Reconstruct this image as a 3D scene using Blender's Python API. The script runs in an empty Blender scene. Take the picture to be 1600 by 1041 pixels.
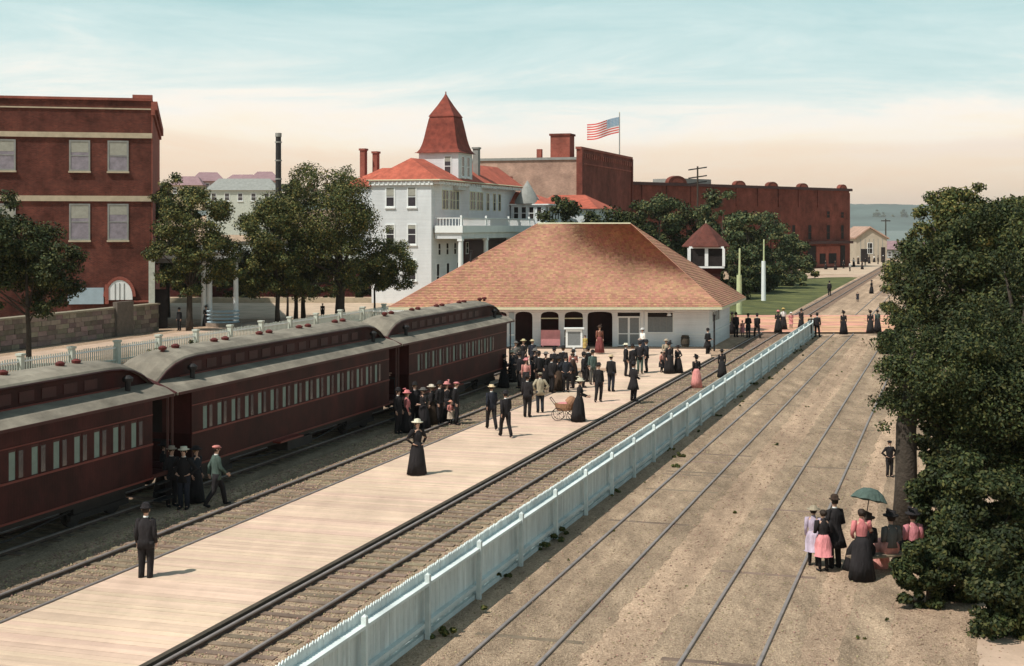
import bpy, bmesh, math, random
import numpy as np
from mathutils import Vector, Matrix

R = math.radians
SC = bpy.context.scene
COL = SC.collection
random.seed(7)

# ------------------------------------------------------------------ camera, sky, sun, exposure
F, HZ, EYE = 2200.0, 352.0, 8.4          # focal length in photo pixels, horizon row, eye height
cam_d = bpy.data.cameras.new('camera')
cam = bpy.data.objects.new('camera', cam_d)
COL.objects.link(cam)
cam.location = (0, 0, EYE)
cam.rotation_euler = (R(90), 0, 0)
cam_d.sensor_width = 36
cam_d.lens = 36 * F / 1600
cam_d.shift_y = -(520.5 - HZ) / 1600
cam_d.clip_start = 0.5
cam_d.clip_end = 30000
SC.camera = cam

SUN_EL = 56.0
SUN_DIR = Vector((-0.80, -0.60, 0)).normalized()      # horizontal direction towards the sun
world = bpy.data.worlds.new('World')
SC.world = world
world.use_nodes = True
nt = world.node_tree
nt.nodes.clear()
W = nt.nodes.new
out = W('ShaderNodeOutputWorld'); bg = W('ShaderNodeBackground')
bg.inputs['Strength'].default_value = 0.08
sky = W('ShaderNodeTexSky'); sky.sky_type = 'NISHITA'; sky.sun_disc = False
sky.sun_elevation = R(SUN_EL)
sky.sun_rotation = math.atan2(SUN_DIR.x, SUN_DIR.y)
sky.air_density = 1.0; sky.dust_density = 1.5; sky.ozone_density = 1.0
tc = W('ShaderNodeTexCoord')
sep = W('ShaderNodeSeparateXYZ'); nt.links.new(tc.outputs['Generated'], sep.inputs[0])
mp = W('ShaderNodeMapping'); mp.inputs['Scale'].default_value = (2.6, 2.6, 15)
nt.links.new(tc.outputs['Generated'], mp.inputs[0])
n1 = W('ShaderNodeTexNoise'); n1.inputs['Scale'].default_value = 1.6; n1.inputs['Detail'].default_value = 8
n1.inputs['Roughness'].default_value = 0.66; n1.inputs['Distortion'].default_value = 0.6
nt.links.new(mp.outputs[0], n1.inputs['Vector'])
# elevation wobbled by the noise picks the layer: rose haze, cream cloud bank, blue
ma = W('ShaderNodeMath'); ma.operation = 'MULTIPLY_ADD'
nt.links.new(n1.outputs['Fac'], ma.inputs[0]); ma.inputs[1].default_value = 0.15
nt.links.new(sep.outputs['Z'], ma.inputs[2])
r1 = W('ShaderNodeValToRGB'); e = r1.color_ramp.elements
e[0].position = 0.0; e[0].color = (0.92, 0.74, 0.62, 1)
e[1].position = 0.25; e[1].color = (0.48, 0.76, 0.80, 1)
for p, c in ((0.075, (1.0, 0.83, 0.68, 1)), (0.105, (1.0, 0.885, 0.73, 1)), (0.130, (1.0, 0.945, 0.82, 1)), (0.150, (0.99, 0.965, 0.90, 1)), (0.168, (0.84, 0.93, 0.91, 1)), (0.195, (0.66, 0.86, 0.88, 1))):
    q = r1.color_ramp.elements.new(p); q.color = c
nt.links.new(ma.outputs[0], r1.inputs[0])
sc_ = W('ShaderNodeMixRGB'); sc_.blend_type = 'MULTIPLY'; sc_.inputs[0].default_value = 1
sc_.inputs[2].default_value = (13.6, 13.0, 12.6, 1)
# a long rose bank of cloud lying low over the roofs, its top edge wandering
nb_ = W('ShaderNodeTexNoise'); nb_.inputs['Scale'].default_value = 3.1; nb_.inputs['Detail'].default_value = 7; nb_.inputs['Roughness'].default_value = 0.5
mpb = W('ShaderNodeMapping'); mpb.inputs['Scale'].default_value = (1, 1, 3); nt.links.new(tc.outputs['Generated'], mpb.inputs[0]); nt.links.new(mpb.outputs[0], nb_.inputs['Vector'])
mb_ = W('ShaderNodeMath'); mb_.operation = 'MULTIPLY_ADD'; mb_.inputs[1].default_value = -0.05
nt.links.new(nb_.outputs['Fac'], mb_.inputs[0]); nt.links.new(sep.outputs['Z'], mb_.inputs[2])
rb_ = W('ShaderNodeValToRGB'); eb = rb_.color_ramp.elements
eb[0].position = 0.0; eb[0].color = (0.95, 0.87, 0.81, 1); eb[1].position = 0.040; eb[1].color = (1, 1, 1, 1)
k_ = eb.new(0.030); k_.color = (0.955, 0.87, 0.81, 1); k_ = eb.new(0.034); k_.color = (1, 0.97, 0.93, 1)
nt.links.new(mb_.outputs[0], rb_.inputs[0])
mm_ = W('ShaderNodeMixRGB'); mm_.blend_type = 'MULTIPLY'; mm_.inputs[0].default_value = 1
nt.links.new(r1.outputs[0], mm_.inputs[1]); nt.links.new(rb_.outputs[0], mm_.inputs[2])
nt.links.new(mm_.outputs[0], sc_.inputs[1])
r2 = W('ShaderNodeValToRGB'); e = r2.color_ramp.elements       # how much cloud covers the blue
e[0].position = 0.16; e[0].color = (1, 1, 1, 1)
e[1].position = 0.215; e[1].color = (0.88, 0.88, 0.88, 1)
for p, c in ((0.36, 0.6), (0.60, 0.12)):
    q = r2.color_ramp.elements.new(p); q.color = (c, c, c, 1)
nt.links.new(ma.outputs[0], r2.inputs[0])
n2 = W('ShaderNodeTexNoise'); n2.inputs['Scale'].default_value = 2.4; n2.inputs['Detail'].default_value = 6
n2.inputs['Roughness'].default_value = 0.6
mp2 = W('ShaderNodeMapping'); mp2.inputs['Scale'].default_value = (1.5, 1.5, 16); mp2.inputs['Location'].default_value = (3, 1, 2)
nt.links.new(tc.outputs['Generated'], mp2.inputs[0]); nt.links.new(mp2.outputs[0], n2.inputs['Vector'])
r3 = W('ShaderNodeValToRGB'); e = r3.color_ramp.elements
e[0].position = 0.45; e[0].color = (0, 0, 0, 1); e[1].position = 0.72; e[1].color = (0.75, 0.75, 0.75, 1)
nt.links.new(n2.outputs['Fac'], r3.inputs[0])
mx = W('ShaderNodeMixRGB'); mx.blend_type = 'LIGHTEN'; mx.inputs[0].default_value = 1
nt.links.new(r2.outputs[0], mx.inputs[1]); nt.links.new(r3.outputs[0], mx.inputs[2])
tint = W('ShaderNodeMixRGB'); tint.blend_type = 'MULTIPLY'; tint.inputs[0].default_value = 1
tint.inputs[2].default_value = (0.95, 1.13, 0.98, 1)
nt.links.new(sky.outputs[0], tint.inputs[1])
mix = W('ShaderNodeMixRGB')
nt.links.new(mx.outputs[0], mix.inputs[0]); nt.links.new(tint.outputs[0], mix.inputs[1]); nt.links.new(sc_.outputs[0], mix.inputs[2])
nt.links.new(mix.outputs[0], bg.inputs['Color']); nt.links.new(bg.outputs[0], out.inputs[0])

sd = bpy.data.lights.new('sun', 'SUN'); sun = bpy.data.objects.new('sun', sd); COL.objects.link(sun)
sd.energy = 4.6; sd.angle = R(0.55); sd.color = (1.0, 0.955, 0.88)
sv = Vector((SUN_DIR.x * math.cos(R(SUN_EL)), SUN_DIR.y * math.cos(R(SUN_EL)), math.sin(R(SUN_EL))))
sun.rotation_euler = sv.to_track_quat('Z', 'Y').to_euler()
SC.view_settings.view_transform = 'Standard'
SC.view_settings.look = 'None'
SC.view_settings.exposure = 0.0
SC.view_settings.gamma = 1.0
SC.view_settings.use_curve_mapping = False

# ------------------------------------------------------------------ coordinates
TH = math.atan(695 / F); CT, ST = math.cos(TH), math.sin(TH)     # the railway runs 17.5 degrees right of straight ahead
def wx(px, Y): return (px - 800) * Y / F
def wz(py, Y): return EYE - (py - HZ) * Y / F
def ground(px, py, z=0.0):
    Y = F * (EYE - z) / (py - HZ)
    return Vector(((px - 800) * Y / F, Y, z))
def T(u, v, z=0.0): return Vector((u * ST + v * CT, u * CT - v * ST, z))    # u along the rails, v to their right
def uY(Y, v): return (Y + v * ST) / CT

# ------------------------------------------------------------------ objects
def tag(o, label=None, cat=None, group=None, kind=None):
    if label: o['label'] = label
    if cat: o['category'] = cat
    if group: o['group'] = group
    if kind: o['kind'] = kind
    return o
def thing(name, label, cat, loc=(0, 0, 0), rz=0, group=None):
    o = bpy.data.objects.new(name, None); COL.objects.link(o)
    o.location = loc; o.rotation_euler = (0, 0, rz); o.empty_display_size = 0.3
    return tag(o, label, cat, group)
def link(name, me, parent=None, loc=(0, 0, 0), rz=0, mat=None):
    o = bpy.data.objects.new(name, me); COL.objects.link(o)
    o.location = loc; o.rotation_euler = (0, 0, rz)
    if parent: o.parent = parent
    if mat is not None:
        if not me.materials: me.materials.append(mat)
        o.material_slots[0].link = 'OBJECT'; o.material_slots[0].material = mat
    return o
def copy_tree(o, parent=None):
    c = o.copy(); COL.objects.link(c); c.parent = parent
    for ch in list(o.children): copy_tree(ch, c)
    return c

class MB:
    def __init__(s): s.v = []; s.f = []; s.M = None
    def add(s, vs, fs):
        n = len(s.v)
        if s.M is not None: vs = [tuple(s.M @ Vector(p)) for p in vs]
        s.v += [tuple(p) for p in vs]; s.f += [tuple(i + n for i in f) for f in fs]
        return s
    def box(s, x0, x1, y0, y1, z0, z1):
        return s.add([(x0,y0,z0),(x1,y0,z0),(x1,y1,z0),(x0,y1,z0),(x0,y0,z1),(x1,y0,z1),(x1,y1,z1),(x0,y1,z1)],
                     [(0,3,2,1),(4,5,6,7),(0,1,5,4),(1,2,6,5),(2,3,7,6),(3,0,4,7)])
    def prism(s, poly, z0, z1):
        n = len(poly)
        vs = [(x,y,z0) for x,y in poly] + [(x,y,z1) for x,y in poly]
        fs = [tuple(range(n-1,-1,-1)), tuple(range(n,2*n))] + [(i,(i+1)%n,n+(i+1)%n,n+i) for i in range(n)]
        return s.add(vs, fs)
    def prism_y(s, poly, y0, y1):          # polygon in x,z
        n = len(poly)
        vs = [(x,y0,z) for x,z in poly] + [(x,y1,z) for x,z in poly]
        fs = [tuple(range(n)), tuple(range(2*n-1,n-1,-1))] + [(i,n+i,n+(i+1)%n,(i+1)%n) for i in range(n)]
        return s.add(vs, fs)
    def loft(s, rings, n=12, cap=True, phase=0.0, rip=0.0, rk=7):   # rings of (cx,cy,z,rx,ry)
        vs = []
        for ri, (cx,cy,z,rx,ry) in enumerate(rings):
            for i in range(n):
                a = 2*math.pi*i/n + phase
                k = 1 + rip*math.sin(a*rk)*(ri/max(1,len(rings)-1))
                vs.append((cx+rx*k*math.cos(a), cy+ry*k*math.sin(a), z))
        fs = []
        up = rings[-1][2] >= rings[0][2]
        for r in range(len(rings)-1):
            for i in range(n):
                j = (i+1)%n
                q = (r*n+i, r*n+j, (r+1)*n+j, (r+1)*n+i)
                fs.append(q if up else q[::-1])
        if cap:
            b = tuple(range(n)); t = tuple((len(rings)-1)*n+i for i in range(n))
            fs.append(b[::-1] if up else b); fs.append(t if up else t[::-1])
        return s.add(vs, fs)
    def tube(s, pts, rad, n=6, cap=True):
        pts = [Vector(p) for p in pts]
        if not isinstance(rad, (list, tuple)): rad = [rad]*len(pts)
        vs = []; ref = None
        for i, p in enumerate(pts):
            d = (pts[min(i+1,len(pts)-1)] - pts[max(i-1,0)]).normalized()
            if ref is None: ref = Vector((1,0,0)) if abs(d.x) < 0.9 else Vector((0,1,0))
            a = d.cross(ref).normalized(); b = a.cross(d)
            ref = b
            for k in range(n):
                t = 2*math.pi*k/n
                vs.append(p + (a*math.cos(t) + b*math.sin(t))*rad[i])
        fs = []
        for r in range(len(pts)-1):
            for i in range(n):
                j = (i+1)%n; fs.append((r*n+i,(r+1)*n+i,(r+1)*n+j,r*n+j))
        if cap: fs.append(tuple(range(n))); fs.append(tuple((len(pts)-1)*n+i for i in range(n-1,-1,-1)))
        return s.add(vs, fs)
    def mesh(s, name, smooth=False):
        me = bpy.data.meshes.new(name); me.from_pydata(s.v, [], s.f); me.update()
        if smooth: me.shade_smooth()
        return me
    def build(s, name, mat, parent=None, smooth=False, loc=(0,0,0), rz=0, bevel=0):
        me = s.mesh(name, smooth); me.materials.append(mat)
        o = bpy.data.objects.new(name, me); COL.objects.link(o); o.location = loc; o.rotation_euler = (0,0,rz)
        if parent: o.parent = parent
        if bevel:
            b = o.modifiers.new('edge', 'BEVEL'); b.width = bevel; b.segments = 1; b.limit_method = 'ANGLE'
        return o
def struct(o, label=None):
    o['kind'] = 'structure'
    if label: o['label'] = label
    return o

# ------------------------------------------------------------------ materials
MATS = {}
def mat(name, col, rough=0.85, var=0.25, scale=3.0, bump=0.0, bscale=None, rnd=None, rndamt=0.25, spec=0.3, metal=0.0,
        col2=None, stretch=None, detail=6, space='Object', sub=0.0):
    if name in MATS: return MATS[name]
    m = bpy.data.materials.new(name); m.use_nodes = True; t = m.node_tree; N = t.nodes.new
    b = t.nodes['Principled BSDF']
    b.inputs['Roughness'].default_value = rough; b.inputs['Specular IOR Level'].default_value = spec; b.inputs['Metallic'].default_value = metal
    co = N('ShaderNodeTexCoord'); mp = N('ShaderNodeMapping'); t.links.new(co.outputs[space], mp.inputs[0])
    if stretch: mp.inputs['Scale'].default_value = stretch
    if rnd == 'object':
        oi = N('ShaderNodeObjectInfo'); mo = N('ShaderNodeMath'); mo.operation = 'MULTIPLY'; mo.inputs[1].default_value = 57.0
        t.links.new(oi.outputs['Random'], mo.inputs[0]); t.links.new(mo.outputs[0], mp.inputs['Location'])
    no = N('ShaderNodeTexNoise'); no.inputs['Scale'].default_value = scale; no.inputs['Detail'].default_value = detail; no.inputs['Roughness'].default_value = 0.65
    t.links.new(mp.outputs[0], no.inputs['Vector'])
    rp = N('ShaderNodeValToRGB'); el = rp.color_ramp.elements
    c = Vector(col); lo = c*(1-var); hi = c*(1+var) if col2 is None else Vector(col2)
    el[0].position = 0.32; el[0].color = (*lo, 1); el[1].position = 0.68; el[1].color = (*hi, 1)
    t.links.new(no.outputs['Fac'], rp.inputs[0]); src = rp.outputs[0]
    if rnd:
        if rnd == 'object': q = N('ShaderNodeObjectInfo').outputs['Random']
        else: q = N('ShaderNodeNewGeometry').outputs['Random Per Island']
        mr = N('ShaderNodeMapRange'); mr.inputs['To Min'].default_value = 1-rndamt; mr.inputs['To Max'].default_value = 1+rndamt
        t.links.new(q, mr.inputs[0])
        hs = N('ShaderNodeHueSaturation'); t.links.new(mr.outputs[0], hs.inputs['Value']); t.links.new(src, hs.inputs['Color'])
        mr2 = N('ShaderNodeMapRange'); mr2.inputs['To Min'].default_value = 0.5-0.03*rndamt/0.25; mr2.inputs['To Max'].default_value = 0.5+0.03*rndamt/0.25
        ml = N('ShaderNodeMath'); ml.operation = 'MULTIPLY'; ml.inputs[1].default_value = 7.31; fr = N('ShaderNodeMath'); fr.operation = 'FRACT'
        t.links.new(q, ml.inputs[0]); t.links.new(ml.outputs[0], fr.inputs[0]); t.links.new(fr.outputs[0], mr2.inputs[0]); t.links.new(mr2.outputs[0], hs.inputs['Hue'])
        src = hs.outputs[0]
    t.links.new(src, b.inputs['Base Color'])
    if bump:
        n2 = N('ShaderNodeTexNoise'); n2.inputs['Scale'].default_value = bscale or scale*4; n2.inputs['Detail'].default_value = 4
        t.links.new(mp.outputs[0], n2.inputs['Vector'])
        bp = N('ShaderNodeBump'); bp.inputs['Strength'].default_value = bump; bp.inputs['Distance'].default_value = 0.05
        t.links.new(n2.outputs['Fac'], bp.inputs['Height']); t.links.new(bp.outputs[0], b.inputs['Normal'])
    MATS[name] = m; return m
def brick_mat(name, c1, c2, mortar, w=0.24, h=0.085, wear=0.35):
    m = bpy.data.materials.new(name); m.use_nodes = True; t = m.node_tree; N = t.nodes.new; b = t.nodes['Principled BSDF']
    b.inputs['Roughness'].default_value = 0.92; b.inputs['Specular IOR Level'].default_value = 0.15
    co = N('ShaderNodeTexCoord'); sp = N('ShaderNodeSeparateXYZ'); t.links.new(co.outputs['Object'], sp.inputs[0])
    ad = N('ShaderNodeMath'); t.links.new(sp.outputs[0], ad.inputs[0]); t.links.new(sp.outputs[1], ad.inputs[1])
    cb = N('ShaderNodeCombineXYZ'); t.links.new(ad.outputs[0], cb.inputs[0]); t.links.new(sp.outputs[2], cb.inputs[1])
    br = N('ShaderNodeTexBrick'); br.inputs['Scale'].default_value = 1; br.inputs['Brick Width'].default_value = w; br.inputs['Row Height'].default_value = h
    br.inputs['Mortar Size'].default_value = 0.009; br.inputs['Color1'].default_value = (*c1,1); br.inputs['Color2'].default_value = (*c2,1); br.inputs['Mortar'].default_value = (*mortar,1)
    t.links.new(cb.outputs[0], br.inputs['Vector'])
    no = N('ShaderNodeTexNoise'); no.inputs['Scale'].default_value = 0.45; no.inputs['Detail'].default_value = 8; no.inputs['Roughness'].default_value = 0.7
    t.links.new(co.outputs['Object'], no.inputs['Vector'])
    mr = N('ShaderNodeMapRange'); mr.inputs['From Min'].default_value = 0.3; mr.inputs['From Max'].default_value = 0.7; mr.inputs['To Min'].default_value = 1-wear; mr.inputs['To Max'].default_value = 1+wear
    t.links.new(no.outputs['Fac'], mr.inputs[0])
    hs = N('ShaderNodeHueSaturation'); t.links.new(br.outputs['Color'], hs.inputs['Color']); t.links.new(mr.outputs[0], hs.inputs['Value'])
    t.links.new(hs.outputs[0], b.inputs['Base Color'])
    bp = N('ShaderNodeBump'); bp.inputs['Strength'].default_value = 0.4; bp.inputs['Distance'].default_value = 0.01; bp.invert = True
    t.links.new(br.outputs['Fac'], bp.inputs['Height']); t.links.new(bp.outputs[0], b.inputs['Normal'])
    MATS[name] = m; return m
def gravel_mat(name, c_lo, c_hi, patch=0.25):
    m = bpy.data.materials.new(name); m.use_nodes = True; t = m.node_tree; N = t.nodes.new; b = t.nodes['Principled BSDF']
    b.inputs['Roughness'].default_value = 0.95; b.inputs['Specular IOR Level'].default_value = 0.1
    co = N('ShaderNodeTexCoord')
    vo = N('ShaderNodeTexVoronoi'); vo.inputs['Scale'].default_value = 30.0; t.links.new(co.outputs['Object'], vo.inputs['Vector'])
    bw = N('ShaderNodeRGBToBW'); t.links.new(vo.outputs['Color'], bw.inputs[0])
    rp = N('ShaderNodeValToRGB'); rp.color_ramp.elements[0].position = 0.15; rp.color_ramp.elements[0].color = (*c_lo,1)
    rp.color_ramp.elements[1].position = 0.85; rp.color_ramp.elements[1].color = (*c_hi,1); t.links.new(bw.outputs[0], rp.inputs[0])
    mp = N('ShaderNodeMapping'); mp.inputs['Rotation'].default_value = (0,0,TH); mp.inputs['Scale'].default_value = (1,0.12,1); t.links.new(co.outputs['Object'], mp.inputs[0])
    no = N('ShaderNodeTexNoise'); no.inputs['Scale'].default_value = 0.9; no.inputs['Detail'].default_value = 9; no.inputs['Roughness'].default_value = 0.72
    t.links.new(mp.outputs[0], no.inputs['Vector'])
    mr = N('ShaderNodeMapRange'); mr.inputs['From Min'].default_value = 0.3; mr.inputs['From Max'].default_value = 0.7; mr.inputs['To Min'].default_value = 1-patch; mr.inputs['To Max'].default_value = 1+patch
    t.links.new(no.outputs['Fac'], mr.inputs[0])
    hs = N('ShaderNodeHueSaturation'); t.links.new(rp.outputs[0], hs.inputs['Color']); t.links.new(mr.outputs[0], hs.inputs['Value'])
    t.links.new(hs.outputs[0], b.inputs['Base Color'])
    bp = N('ShaderNodeBump'); bp.inputs['Strength'].default_value = 0.8; bp.inputs['Distance'].default_value = 0.04
    t.links.new(vo.outputs['Distance'], bp.inputs['Height']); t.links.new(bp.outputs[0], b.inputs['Normal'])
    MATS[name] = m; return m

M_gravel = gravel_mat('gravel', (0.36,0.245,0.165), (0.60,0.425,0.30), 0.22)
M_ballast = gravel_mat('ballast', (0.27,0.19,0.13), (0.49,0.36,0.25), 0.3)
M_path = mat('pink_path', (0.48,0.34,0.25), 0.95, 0.15, 0.8, 0.3, 12, space='Object')
M_street = mat('dirt_street', (0.48,0.36,0.26), 0.95, 0.2, 0.5, 0.3, 8)
M_grass = mat('grass', (0.06,0.075,0.025), 0.95, 0.3, 0.35, 0.8, 14, col2=(0.14,0.14,0.045))
M_plank = mat('platform_plank', (0.66,0.475,0.355), 0.88, 0.10, 1.2, 0.25, 14, rnd='object', rndamt=0.09, stretch=(0.4,5,5))
M_plank_rough = mat('crossing_plank', (0.64,0.34,0.22), 0.9, 0.18, 1.0, 0.25, 10, rnd='object', rndamt=0.18, stretch=(0.4,4,4))
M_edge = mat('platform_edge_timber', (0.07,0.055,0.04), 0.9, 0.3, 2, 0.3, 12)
M_tie = mat('tie_wood', (0.21,0.155,0.11), 0.95, 0.3, 2, 0.5, 20, rnd='object', rndamt=0.18)
M_rail = mat('rail_steel', (0.30,0.25,0.23), 0.55, 0.2, 3, metal=0.4, spec=0.5)
M_railside = mat('rail_rust', (0.10,0.065,0.05), 0.8, 0.25, 5)
M_fence = mat('blue_white_paint', (0.64,0.69,0.67), 0.8, 0.13, 1.3, 0.15, 20, rnd='object', rndamt=0.09)
M_fence2 = mat('grey_picket_paint', (0.50,0.52,0.45), 0.75, 0.15, 3, 0.1, 20)
M_white = mat('white_paint', (0.78,0.79,0.77), 0.7, 0.06, 0.9, 0.08, 20)
M_wall_w = mat('white_clapboard', (0.76,0.78,0.79), 0.75, 0.06, 0.5, 0.12, 3, stretch=(0.3,0.3,9))
M_greyscreen = mat('grey_screen', (0.20,0.21,0.21), 0.8, 0.12, 8)
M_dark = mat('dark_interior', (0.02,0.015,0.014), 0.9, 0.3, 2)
M_glass = mat('window_glass', (0.05,0.045,0.05), 0.15, 0.3, 1.2, spec=0.6)
M_blind = mat('window_blind', (0.33,0.32,0.27), 0.8, 0.12, 3)
M_sash = mat('dusty_pane', (0.24,0.21,0.24), 0.35, 0.25, 2, spec=0.5)
M_redroof = mat('red_roof', (0.40,0.115,0.06), 0.88, 0.25, 1.6, 0.3, 9, rnd='island', rndamt=0.14)
M_towerroof = mat('tower_roof', (0.19,0.052,0.028), 0.88, 0.35, 1.6, 0.3, 9, rnd='island', rndamt=0.16)
M_shingle = mat('station_shingle', (0.42,0.215,0.135), 0.94, 0.12, 0.35, 0.3, 12, rnd='island', rndamt=0.16)
M_yellowtrim = mat('cream_trim', (0.62,0.58,0.40), 0.75, 0.1, 2)
M_brickred = brick_mat('dark_red_brick', (0.075,0.022,0.016), (0.12,0.032,0.022), (0.11,0.055,0.042), wear=0.6)
M_brickmid = brick_mat('weathered_red_brick', (0.13,0.032,0.022), (0.19,0.044,0.030), (0.17,0.08,0.06), wear=0.45)
M_brickbright = brick_mat('bright_red_brick', (0.23,0.055,0.036), (0.30,0.075,0.05), (0.30,0.15,0.12))
M_bricktan = brick_mat('tan_pink_brick', (0.34,0.20,0.15), (0.44,0.27,0.20), (0.40,0.30,0.24))
M_stonetrim = mat('stone_course', (0.46,0.38,0.27), 0.9, 0.15, 2, 0.2, 12)
M_stone = mat('field_stone', (0.20,0.155,0.125), 0.95, 0.2, 3, 0.6, 9, rnd='object', rndamt=0.4)
M_mortar = mat('old_mortar', (0.13,0.105,0.085), 0.95, 0.2, 3)
M_maroon = mat('maroon_coach_paint', (0.040,0.0085,0.0075), 0.55, 0.38, 1.1, 0.05, 10, spec=0.15)
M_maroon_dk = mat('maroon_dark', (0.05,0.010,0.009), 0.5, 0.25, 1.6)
M_stripe = mat('red_belt_rail', (0.15,0.030,0.022), 0.5, 0.15, 3)
M_croof = mat('canvas_roof', (0.19,0.16,0.125), 0.88, 0.2, 0.9, 0.2, 6, col2=(0.32,0.275,0.215))
M_blackiron = mat('black_iron', (0.018,0.016,0.016), 0.6, 0.3, 4)
M_blindgreen = mat('green_window_blind', (0.18,0.235,0.20), 0.6, 0.12, 4, spec=0.4)
M_vent = mat('vent_red', (0.11,0.022,0.018), 0.6, 0.25, 4)
M_bark = mat('bark', (0.055,0.042,0.032), 0.95, 0.3, 4, 0.8, 14)
M_water = mat('bay_water', (0.16,0.185,0.165), 0.75, 0.1, 0.01, 0.3, 0.3, spec=0.5, stretch=(0.3,1,1))
M_farhill = mat('far_hill', (0.075,0.105,0.095), 0.95, 0.35, 0.006, space='Object')
M_hill = mat('near_hill', (0.15,0.13,0.075), 0.95, 0.3, 0.03, 0.3, 0.5)
M_paleblue = mat('pale_blue_paint', (0.36,0.45,0.50), 0.7, 0.1, 2)
M_grey = mat('weathered_grey', (0.26,0.26,0.24), 0.85, 0.15, 1.5, 0.2, 10)
M_tan = mat('tan_siding', (0.42,0.35,0.27), 0.85, 0.12, 0.8, 0.2, 8)
def leafm(name, lo, hi):
    m = bpy.data.materials.new(name); m.use_nodes = True; t = m.node_tree; N = t.nodes.new; b = t.nodes['Principled BSDF']
    b.inputs['Roughness'].default_value = 0.65; b.inputs['Specular IOR Level'].default_value = 0.2
    g = N('ShaderNodeNewGeometry'); rp = N('ShaderNodeValToRGB')
    el = rp.color_ramp.elements
    el[0].position = 0.0; el[0].color = (*lo,1); el[1].position = 1.0; el[1].color = (*hi,1)
    k = el.new(0.55); k.color = (*[(a*0.65+c*0.35) for a,c in zip(lo,hi)],1)
    k = el.new(0.93); k.color = (hi[0]*1.25, hi[1]*0.85, hi[2]*0.8, 1)
    t.links.new(g.outputs['Random Per Island'], rp.inputs[0]); 
    co = N('ShaderNodeTexCoord'); no = N('ShaderNodeTexNoise'); no.inputs['Scale'].default_value = 0.7; t.links.new(co.outputs['Object'], no.inputs['Vector'])
    mr = N('ShaderNodeMapRange'); mr.inputs['From Min'].default_value = 0.3; mr.inputs['From Max'].default_value = 0.7; mr.inputs['To Min'].default_value = 0.6; mr.inputs['To Max'].default_value = 1.4
    t.links.new(no.outputs['Fac'], mr.inputs[0])
    hs = N('ShaderNodeHueSaturation'); t.links.new(rp.outputs[0], hs.inputs['Color']); t.links.new(mr.outputs[0], hs.inputs['Value'])
    t.links.new(hs.outputs[0], b.inputs['Base Color'])
    MATS[name] = m; return m
M_leafA = leafm('leaf_olive', (0.022,0.034,0.010), (0.145,0.165,0.048))
M_leafB = leafm('leaf_dark', (0.012,0.019,0.006), (0.068,0.092,0.028))
M_leafC = leafm('leaf_blue_green', (0.022,0.036,0.016), (0.12,0.155,0.06))
M_leafD = leafm('leaf_haze_tint', (0.07,0.06,0.035), (0.22,0.16,0.11))  # hill trees: distance haze put into the pale leaf colour

def add_grooves(m, axis, freq, strength=0.5, dist=0.02):
    """Fine relief of board joints: a saw-like wave along one object axis drives the bump."""
    t = m.node_tree; N = t.nodes.new; b = t.nodes['Principled BSDF']
    co = N('ShaderNodeTexCoord'); sp = N('ShaderNodeSeparateXYZ'); t.links.new(co.outputs['Object'], sp.inputs[0])
    mu = N('ShaderNodeMath'); mu.operation = 'MULTIPLY'; mu.inputs[1].default_value = freq; t.links.new(sp.outputs[axis], mu.inputs[0])
    fr = N('ShaderNodeMath'); fr.operation = 'FRACT'; t.links.new(mu.outputs[0], fr.inputs[0])
    gt = N('ShaderNodeMath'); gt.operation = 'GREATER_THAN' if axis != 2 else 'MULTIPLY'; gt.inputs[1].default_value = 0.1 if axis != 2 else 1.0; t.links.new(fr.outputs[0], gt.inputs[0])
    bp = N('ShaderNodeBump'); bp.inputs['Strength'].default_value = strength; bp.inputs['Distance'].default_value = dist
    t.links.new(gt.outputs[0], bp.inputs['Height'])
    old = b.inputs['Normal'].links[0].from_socket if b.inputs['Normal'].links else None
    if old: t.links.new(old, bp.inputs['Normal'])
    t.links.new(bp.outputs[0], b.inputs['Normal'])
M_coachboard = mat('maroon_matchboard', (0.040,0.0085,0.0075), 0.55, 0.38, 1.1, 0.05, 10, spec=0.15)
add_grooves(M_coachboard, 1, 9.0, 0.8, 0.012)
add_grooves(M_wall_w, 2, 6.5, 1.0, 0.02)
def add_stain(m, scale, lo, hi, a=0.35, b_=0.65, stretch=(1,1,1)):
    """Weather stains: a broad world-space noise multiplies the paint's own colour."""
    t = m.node_tree; N = t.nodes.new; b = t.nodes['Principled BSDF']
    g = N('ShaderNodeNewGeometry'); mp = N('ShaderNodeMapping'); mp.inputs['Scale'].default_value = stretch; mp.inputs['Rotation'].default_value = (0,0,TH)
    no = N('ShaderNodeTexNoise'); no.inputs['Scale'].default_value = scale; no.inputs['Detail'].default_value = 9; no.inputs['Roughness'].default_value = 0.7
    t.links.new(g.outputs['Position'], mp.inputs[0]); t.links.new(mp.outputs[0], no.inputs['Vector'])
    mr = N('ShaderNodeMapRange'); mr.inputs['From Min'].default_value = a; mr.inputs['From Max'].default_value = b_; mr.inputs['To Min'].default_value = lo; mr.inputs['To Max'].default_value = hi
    t.links.new(no.outputs['Fac'], mr.inputs[0]); hs = N('ShaderNodeHueSaturation'); t.links.new(mr.outputs[0], hs.inputs['Value'])
    src = b.inputs['Base Color'].links[0].from_socket; t.links.new(src, hs.inputs['Color']); t.links.new(hs.outputs[0], b.inputs['Base Color'])
add_stain(M_plank, 0.45, 0.80, 1.08, stretch=(1,.35,1)); add_stain(M_plank_rough, 0.5, 0.75, 1.12); add_stain(M_gravel, 0.16, 0.72, 1.16, stretch=(1,.3,1)); add_stain(M_gravel, 2.2, 0.85, 1.12)
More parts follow.
